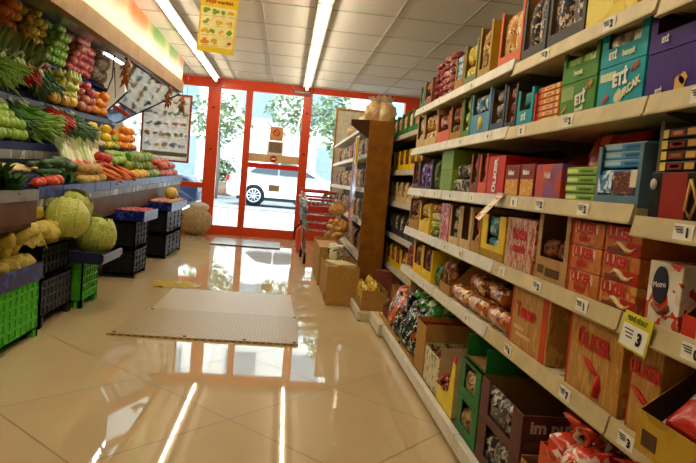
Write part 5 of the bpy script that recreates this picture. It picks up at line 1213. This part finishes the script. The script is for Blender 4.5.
candies(64, 2.71, 2.94, .845, 1.12, ZB + .105, .018, pr('candy_red_w', 'a81e1a', 'c2382c', 'e0c0b0', '701412', scale=60, rough=.2), 'red wrapped candy in the pale cardboard carton', 'red candies in the pale carton')
for k, l in enumerate(('lower', 'upper')):
    display(2.62, 2.345, ZB + .160 * k, .157, .36, K_gn, card_in, '%s carton of the two stacked dark green cartons on the bottom deck' % l, .25, 'window', .06, x=.832, packs=('bag', P_cream, 2, 1, 'pale pack in the %s dark green carton' % l, 'pack', .7))
t = open_box(2.615, 2.35, ZB + .3195, .10, .34, K_gn, card_in, 'open cardboard top tray standing on the dark green cartons', .01, x=.85)
for k, l in enumerate(('lower', 'upper')):
    t = display(2.33, 1.905, ZB + .162 * k, .16, .36, K_plum, card_in, '%s plum brown carton on the bottom deck' % l, .22, 'posts', .09, x=.832, packs=('bag', P_grey, 3, 1, 'grey brown packet in the %s plum brown carton' % l, 'packet', .85))
    text('im puf', .058, plain('plum_letter', 'cbb2a4', .5), t, (.10, -.2125, .12), ROT_F, .002)
    text('çikolatalı', .02, plain('plum_letter', 'cbb2a4', .5), t, (.15, -.2125, .07), ROT_F, .0005)
    MB().box(.015, .06, -.2128, -.2112, .02, .07).build('dark_label', card_dark, t)
t = open_box(1.89, 1.77, ZB, .20, .36, K_kraft, card_in, 'cardboard carton of blue packets before the plum brown cartons', .19)
C_blue = pr('packet_blue', '2c4a7a', '3f6aa0', 'c9d6e2', '1c2f52', scale=20, rough=.22)
for i in range(4):
    tag(link('snack_pack', pack_mesh('bag', .1, .17, .05, C_blue), None, (.87 + .065 * i, 1.83, ZB + .03), (0, .12, 0)), 'blue packet standing in the narrow cardboard carton on the bottom deck', 'packet', 'blue packets on the bottom deck')
t = open_box(1.765, 1.27, ZB, .30, .38, pr('carton_orange_red', 'cf4a1e', 'c9451c', 'd8582a', 'c04018', scale=6), card_in, 'orange red carton of wrapped candy bags at the bottom right', .30)
MB().box(.005, .37, -.235, .235, .006, .235).build('packet_bed', P_cookie, t)
def twist_mesh(r, mat, s):
    mb = MB(); mb.ball((0, 0, 0), r, (1, 1, .9), 2, 0, .25, 2.5, s)
    prof = [(.3, .8), (.22, 1.0), (.45, 1.25), (.75, 1.5), (.8, 1.52)]
    mb.lathe([(a * r, b * r) for a, b in prof], seg=11, sq=(1, .6)); 
    for v in mb.bm.verts: v.co += Vector((noise.noise(v.co * 30), noise.noise(v.co * 31 + Vector((3, 1, 2))), noise.noise(v.co * 29))) * r * .16
    mb.leaf((0, 0, r * .3), (r * 1.0, 0, -r * .6), r * .5, .2, 1)
    return mb.mesh('candy_bag', [mat, ink_white])
C_rb = pr('bag_orange_red', 'c8381c', 'd84a26', 'e8d6c0', 'a82414', scale=12, rough=.2)
tw = [twist_mesh(.068, C_rb, k) for k in range(4)]
k = 0
for i in range(3):
    for j in range(4):
        tag(link('candy_bag', tw[k % 4], None, (.885 + .125 * i, 1.69 - .118 * j + .02 * (i % 2), ZB + .30 + R.uniform(-.01, .03)), (R.uniform(-.5, .5), R.uniform(-.6, .4), R.uniform(0, 6))), 'orange red twisted candy bag in the carton at the bottom right', 'bag', 'twisted candy bags at the bottom right'); k += 1

# ------------------------------------------------------------------ farther shelving past the end of the run
t = thing('shelving_unit', 'recessed shelving bay between the right run and the brown end panel', 'shelving', (0, 0, 0))
XR = 1.10
FZ = [1.65, 1.30, .99, .67, .36]
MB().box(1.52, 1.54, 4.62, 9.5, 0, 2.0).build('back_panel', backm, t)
for z in FZ:
    s = MB().box(XR, 1.52, 4.62, 9.5, z - .03, z - .002).build('shelf', shelfm, t); r_ = MB(); rail(r_, 4.62, 9.5, XR - .004, z); r_.build('price_rail', [plain('rail_grey', 'b9b4a4', .4), upr], s)
MB().box(XR, 1.52, 4.6, 4.62, 0, 1.95).build('end_panel', card_pale, t); MB().box(XR + .05, 1.52, 4.62, 9.5, 0, .1).build('base_deck', shelfm, t)
far = [(0, K_gn, P_redwhite, 'dark green', 'red and white'), (1, K_yellow, P_brown, 'yellow', 'brown'), (2, card_pale, P_cream, 'pale cardboard', 'pale'), (3, K_dark, P_grey, 'dark', 'grey'), (4, K_yellow, P_pink, 'mustard yellow', 'pink')]
FN = ['top', 'second', 'third', 'fourth', 'lowest']
PN = ['nearest', 'second', 'third', 'fourth', 'fifth', 'sixth']
for k, om, pm_, on_, pn_ in far:
    for i in range(6):
        y1 = 5.12 + .27 * i
        display(y1 + .25, y1, FZ[k], (.22 if k == 0 else .2), .3, om, card_in, '%s display on the %s recessed shelf, %s from the camera' % (on_, FN[k], PN[i]), .3, 'posts', .03, packs=('bag', pm_, 2, 1, '%s pack in the %s display row on the %s recessed shelf' % (pn_, on_, FN[k]), 'pack'), x=XR + .012)
tag(MB().box(.95, 1.2, 6.0, 6.18, .02, .30).build('carton', K_pinkbr, None), 'plain reddish brown carton on the floor in the gap before the brown end panel', 'carton')

# low plinth with the box of yellow packs
t = thing('base_plinth', 'short low plinth with a white rail under the yellow pack box', 'plinth', (0, 0, 0))
MB().box(.70, 1.05, 5.03, 5.95, 0, .075).build('deck', shelfm, t); MB().box(.672, .698, 5.03, 5.95, .012, .085, bev=.004).build('edge_rail', rail_white, t)
t = open_box(5.75, 5.12, .077, .17, .22, card, card_in, 'cardboard carton of yellow packs on the short low plinth', .06, x=.705)
for i in range(5):
    for k in range(2):
        tag(link('snack_pack', pillow_mesh(.11, .18, .06, P_yel, i + k * 7, .5, 8), None, (.745 + .075 * k, 5.20 + .115 * i, .085 + .04 * k), (0, .1, R.uniform(-.2, .2))), 'yellow pack standing in the carton on the short low plinth', 'pack', 'yellow packs on the short plinth')
t = open_box(5.25, 5.04, .077, .22, .3, card, card_in, 'plain brown carton beside the yellow pack box near the candy bags', .2, x=.98)

# brown gondola facing the aisle
g = thing('gondola', 'dark brown wooden shelf unit with an end panel facing the camera', 'shelving', (0, 0, 0))
MB().box(.785, 1.035, 6.2, 6.24, 0, 1.785, bev=.004).build('end_panel', plain('brown_laminate', '8a5614', .5, var=.25, scale=9), g)
MB().box(1.015, 1.035, 6.24, 10.9, 0, 1.75).build('back_panel', wood_dk, g)
MB().prism([(.60, 6.21, 1.775), (.60, 6.21, 1.725), (.785, 6.21, 1.60), (.785, 6.21, 1.785)], (0, .06, 0)).build('canopy', wood_dk, g)
for z in (1.77, 1.45, 1.10, .76, .40):
    s = MB().box(.80, 1.015, 6.24, 10.9, z - .03, z - .004).build('shelf', white_metal, g); r_ = MB(); rail(r_, 6.24, 10.9, .795, z); r_.build('price_rail', [rail_white, upr], s)
MB().box(.80, 1.015, 6.24, 10.9, 0, .09).build('base_deck', white_metal, g)
GM = [(P_cream, 'pale'), (P_brown, 'brown'), (P_redwhite, 'red and white'), (P_grey, 'grey'), (P_cream, 'cream')]
for k, z in enumerate((1.77, 1.45, 1.10, .76, .40)):
    if k == 0: continue
    for i in range(12):
        m_ = GM[(i + k) % 5]
        tag(link('biscuit_pack', pack_mesh('bag', .2, .22, .07, m_[0]), None, (.86, 6.42 + .36 * i, z + .001)), '%s pack standing on the %s shelf of the brown wooden unit' % (m_[1], FN[k]), 'pack', '%s packs, %s shelf of the brown unit' % (m_[1], FN[k]))
bread = printed('bread_bag', ['c9a468', 'd9bc8a', 'b58d50', 'ecdcc0'], 9, .3)
bb = []
for q in (1, 2):
    mb = MB(); mb.ball((0, 0, .12), .125, (.85, 1, 1.0), 3, 0, .25, 3, q); rr = random.Random(q)
    for k in range(9):
        a = 2 * PI * k / 9; mb.leaf((.02 * math.cos(a), .02 * math.sin(a), .2), (.07 * math.cos(a), .07 * math.sin(a), .10 + .03 * rr.random()), .07, .2, 1)
    bb.append(mb.mesh('bread_bag', [bread, plain('clear_film', 'd8ccb4', .25)]))
for x, y, l in ((.86, 6.45, 'nearest the canopy'), (.97, 6.42, 'at its right edge'), (.86, 6.85, 'second row'), (.86, 7.2, 'third row'), (.87, 7.6, 'fourth row'), (.87, 8.0, 'fifth row'), (.87, 8.5, 'sixth row')):
    o = link('bread_bag', bb[len(l) % 2], None, (x, y, 1.772), (0, 0, R.uniform(0, 6))); o.scale = (.85, .85, .95) if y < 6.5 else (.6, .8, .6)
    tag(o, 'clear bag of brown bread on top of the brown wooden unit, %s' % l, 'bag')
# hanging strip of clear film on the unit's front
hs = thing('hanging_strip', 'tall glossy clear strip with a red edge hanging before the brown unit', 'strip', (.73, 6.55, .55))
MB().box(-.002, .0, -.02, .32, 0, 1.1).build('clear_strip', plain('clear_sheet', 'a5a3b0', .15, var=.35, scale=3), hs)
MB().box(-.006, .002, .32, .42, .0, 1.05).build('red_edge', plain('strip_edge_red', '8e2a24', .3), hs)
MB().box(-.02, .005, .02, .1, .8, 1.08).build('yellow_packet', K_yellow, hs)
MB().box(-.004, -.002, -.02, .32, .18, .32).build('white_print', pr('strip_print', 'd9d0cc', 'c94a3a', 'e6e0dc', 'b0302a', scale=20), hs)
# boxes before the unit
t = open_box(6.6, 5.62, .001, .36, .30, card, card_in, 'tall brown carton with cut out handle standing before the brown unit', .33, x=.44)
MB().box(-.0025, -.0008, -.42, -.33, .02, .1).build('handle_hole', card_dark, t)
MB().box(.01, .285, -.46, .46, .02, .27).build('packet_bed', P_cream, t)
for i in range(4):
    tag(link('flat_packet', slab_mesh(.34, .02, .2, plain('packet_yellowish', 'd8c48a', .4)), None, (.58, 5.86, .294 + .021 * i), (0, 0, .1 * i)), 'flat pale yellow packet stacked in the tall brown carton', 'packet', 'flat packets in the tall carton')
jar_m = pr('jar_print', 'd9cfae', '6a7a3a', 'efe6cc', '3a3a2a', scale=14)
for i in range(3):
    j = thing('jar', 'pale jar with a white lid standing in the tall brown carton', 'jar', (.54 + .06 * (i % 2), 6.2 + .13 * i, .292), group='jars in the tall carton')
    MB().lathe([(.05, 0), (.055, .02), (.055, .15), (.04, .17)], seg=14).build('jar_body', jar_m, j); MB().lathe([(.043, .171), (.045, .175), (.045, .2), (.04, .203)], seg=14).build('lid', ink_white, j)
nb = thing('net_bag', 'clear bag full of round golden rusks hanging beside the brown unit', 'bag', (.62, 7.0, .47))
mb = MB(); rr = random.Random(4)
for k in range(60):
    v = Vector((rr.gauss(0, 1), rr.gauss(0, 1), rr.gauss(0, 1))).normalized() * (rr.random() ** .33)
    mb.ball((v.x * .12, v.y * .16, .14 + v.z * .11), .035, (1, 1.2, .9), 1)
mb.build('rusk_filling', fruit('rusk', ['cf9a4e', 'dcb06a', 'c48a3e'], .5), nb)
MB().tube([(0, 0, .24), (0, 0, .31), (.03, 0, .36)], [.05, .015, .05], 8).build('bag_neck', plain('bag_clear', 'cbbca6', .25), nb)
ob = tag(link('bread_bag', bb[0], None, (.60, 7.0, .76), (0, 0, 1)), 'bag of orange snacks above the golden rusks', 'bag'); ob.data = ob.data.copy(); ob.data.materials[0] = P_cookie; ob.scale = (.65, .8, .6)
t = open_box(8.0, 6.7, .001, .42, .28, card, card_in, 'farther brown carton behind the tall one before the brown unit', .41, x=.42)
MB().box(.006, .27, -.62, .62, .30, .38).build('packet_bed', P_cookie, t)

# shopping carts
def cart(loc, label, rz=0):
    c = thing('shopping_cart', label, 'cart', loc, (0, 0, rz))
    mb = MB(); W0, W1, D = .22, .26, .8                        # basket, open wire sides; x across, y along
    def P(u, v, h):                                            # h 0 bottom..1 top
        w = W0 + (W1 - W0) * h; return Vector((u * w, -.4 + .8 * v + (.06 * (1 - h) if v < .5 else 0), .45 + .42 * h))
    for h in (0, .25, .5, .75, 1):
        pts = [P(-1, 0, h), P(1, 0, h), P(1, 1, h), P(-1, 1, h), P(-1, 0, h)]; mb.tube(pts, .007 if h in (0, 1) else .004, 5)
    for k in range(9):
        u = -1 + .25 * k
        for v in (0, 1): mb.tube([P(u, v, 0), P(u, v, 1)], .0035, 5)
        mb.tube([P(u, 0, 0), P(u, 1, 0)], .0035, 5)
    for k in range(12):
        for u in (-1, 1): mb.tube([P(u, k / 11, 0), P(u, k / 11, 1)], .0035, 5)
    mb.build('wire_basket', steel, c)
    rp = plain('cart_red', 'c03a2c', .4)
    mb = MB()
    for h in (.08, .36, .64): mb.prism([P(-.95, 0, h) + Vector((0, -.004, 0)), P(.95, 0, h) + Vector((0, -.004, 0)), P(.95, 0, h + .16) + Vector((0, -.004, 0)), P(-.95, 0, h + .16) + Vector((0, -.004, 0))], (0, -.004, 0))
    mb.build('front_panel', rp, c)
    fr_ = MB()
    for sg in (-1, 1): fr_.tube([(sg * .22, .42, .95), (sg * .22, .38, .5), (sg * .23, .3, .2), (sg * .24, -.42, .14)], .013, 8); fr_.tube([(sg * .22, -.32, .45), (sg * .23, -.2, .2)], .011, 8)
    fr_.build('frame', steel, c)
    MB().tube([(-.25, .45, .97), (.25, .45, .97)], .018, 10).build('handle', rp, c)
    MB().tube([(-.25, -.40, .885), (.25, -.40, .885)], .014, 8).build('bumper', rp, c)
    for sx in (-1, 1):
        for yy in (-.42, .3):
            w_ = MB().lathe([(.02, -.015), (.06, -.015), (.065, 0), (.06, .015), (.02, .015)], (sx * .235, yy, .066), 16, axis='X').build('wheel', rubber, c)
            MB().box(sx * .235 - .02, sx * .235 + .02, yy - .015, yy + .015, .066, .16).build('caster_fork', steel, w_)
    return c
cart((.535, 8.75, 0), 'red and chrome shopping cart nearest the door post', .05)
cart((.52, 10.3, 0), 'second shopping cart standing behind the nearer red one', .05)
fe = thing('fire_extinguisher', 'small red fire extinguisher on the floor left of the shopping cart', 'extinguisher', (.30, 9.62, 0))
MB().lathe([(.06, 0), (.075, .01), (.075, .34), (.05, .4), (.025, .42)], seg=18).build('cylinder', red_paint, fe)
MB().tube([(0, 0, .42), (0, 0, .47), (-.05, -.02, .5)], .016, 8).tube([(-.02, 0, .46), (-.11, -.03, .38), (-.12, -.03, .2)], .012, 8).build('valve_hose', rubber, fe)

# ------------------------------------------------------------------ world and view
w = bpy.data.worlds.new('sky'); SC.world = w; w.use_nodes = True
bg = w.node_tree.nodes.get('Background') or w.node_tree.nodes.new('ShaderNodeBackground')
bg.inputs[0].default_value = (.80, .92, 1.0, 1); bg.inputs[1].default_value = 3.4
SC.view_settings.view_transform = 'Standard'; SC.view_settings.look = 'None'; SC.view_settings.gamma = 1
SC.view_settings.use_curve_mapping = False; SC.view_settings.exposure = 1.02
SC.cycles.use_denoising = True
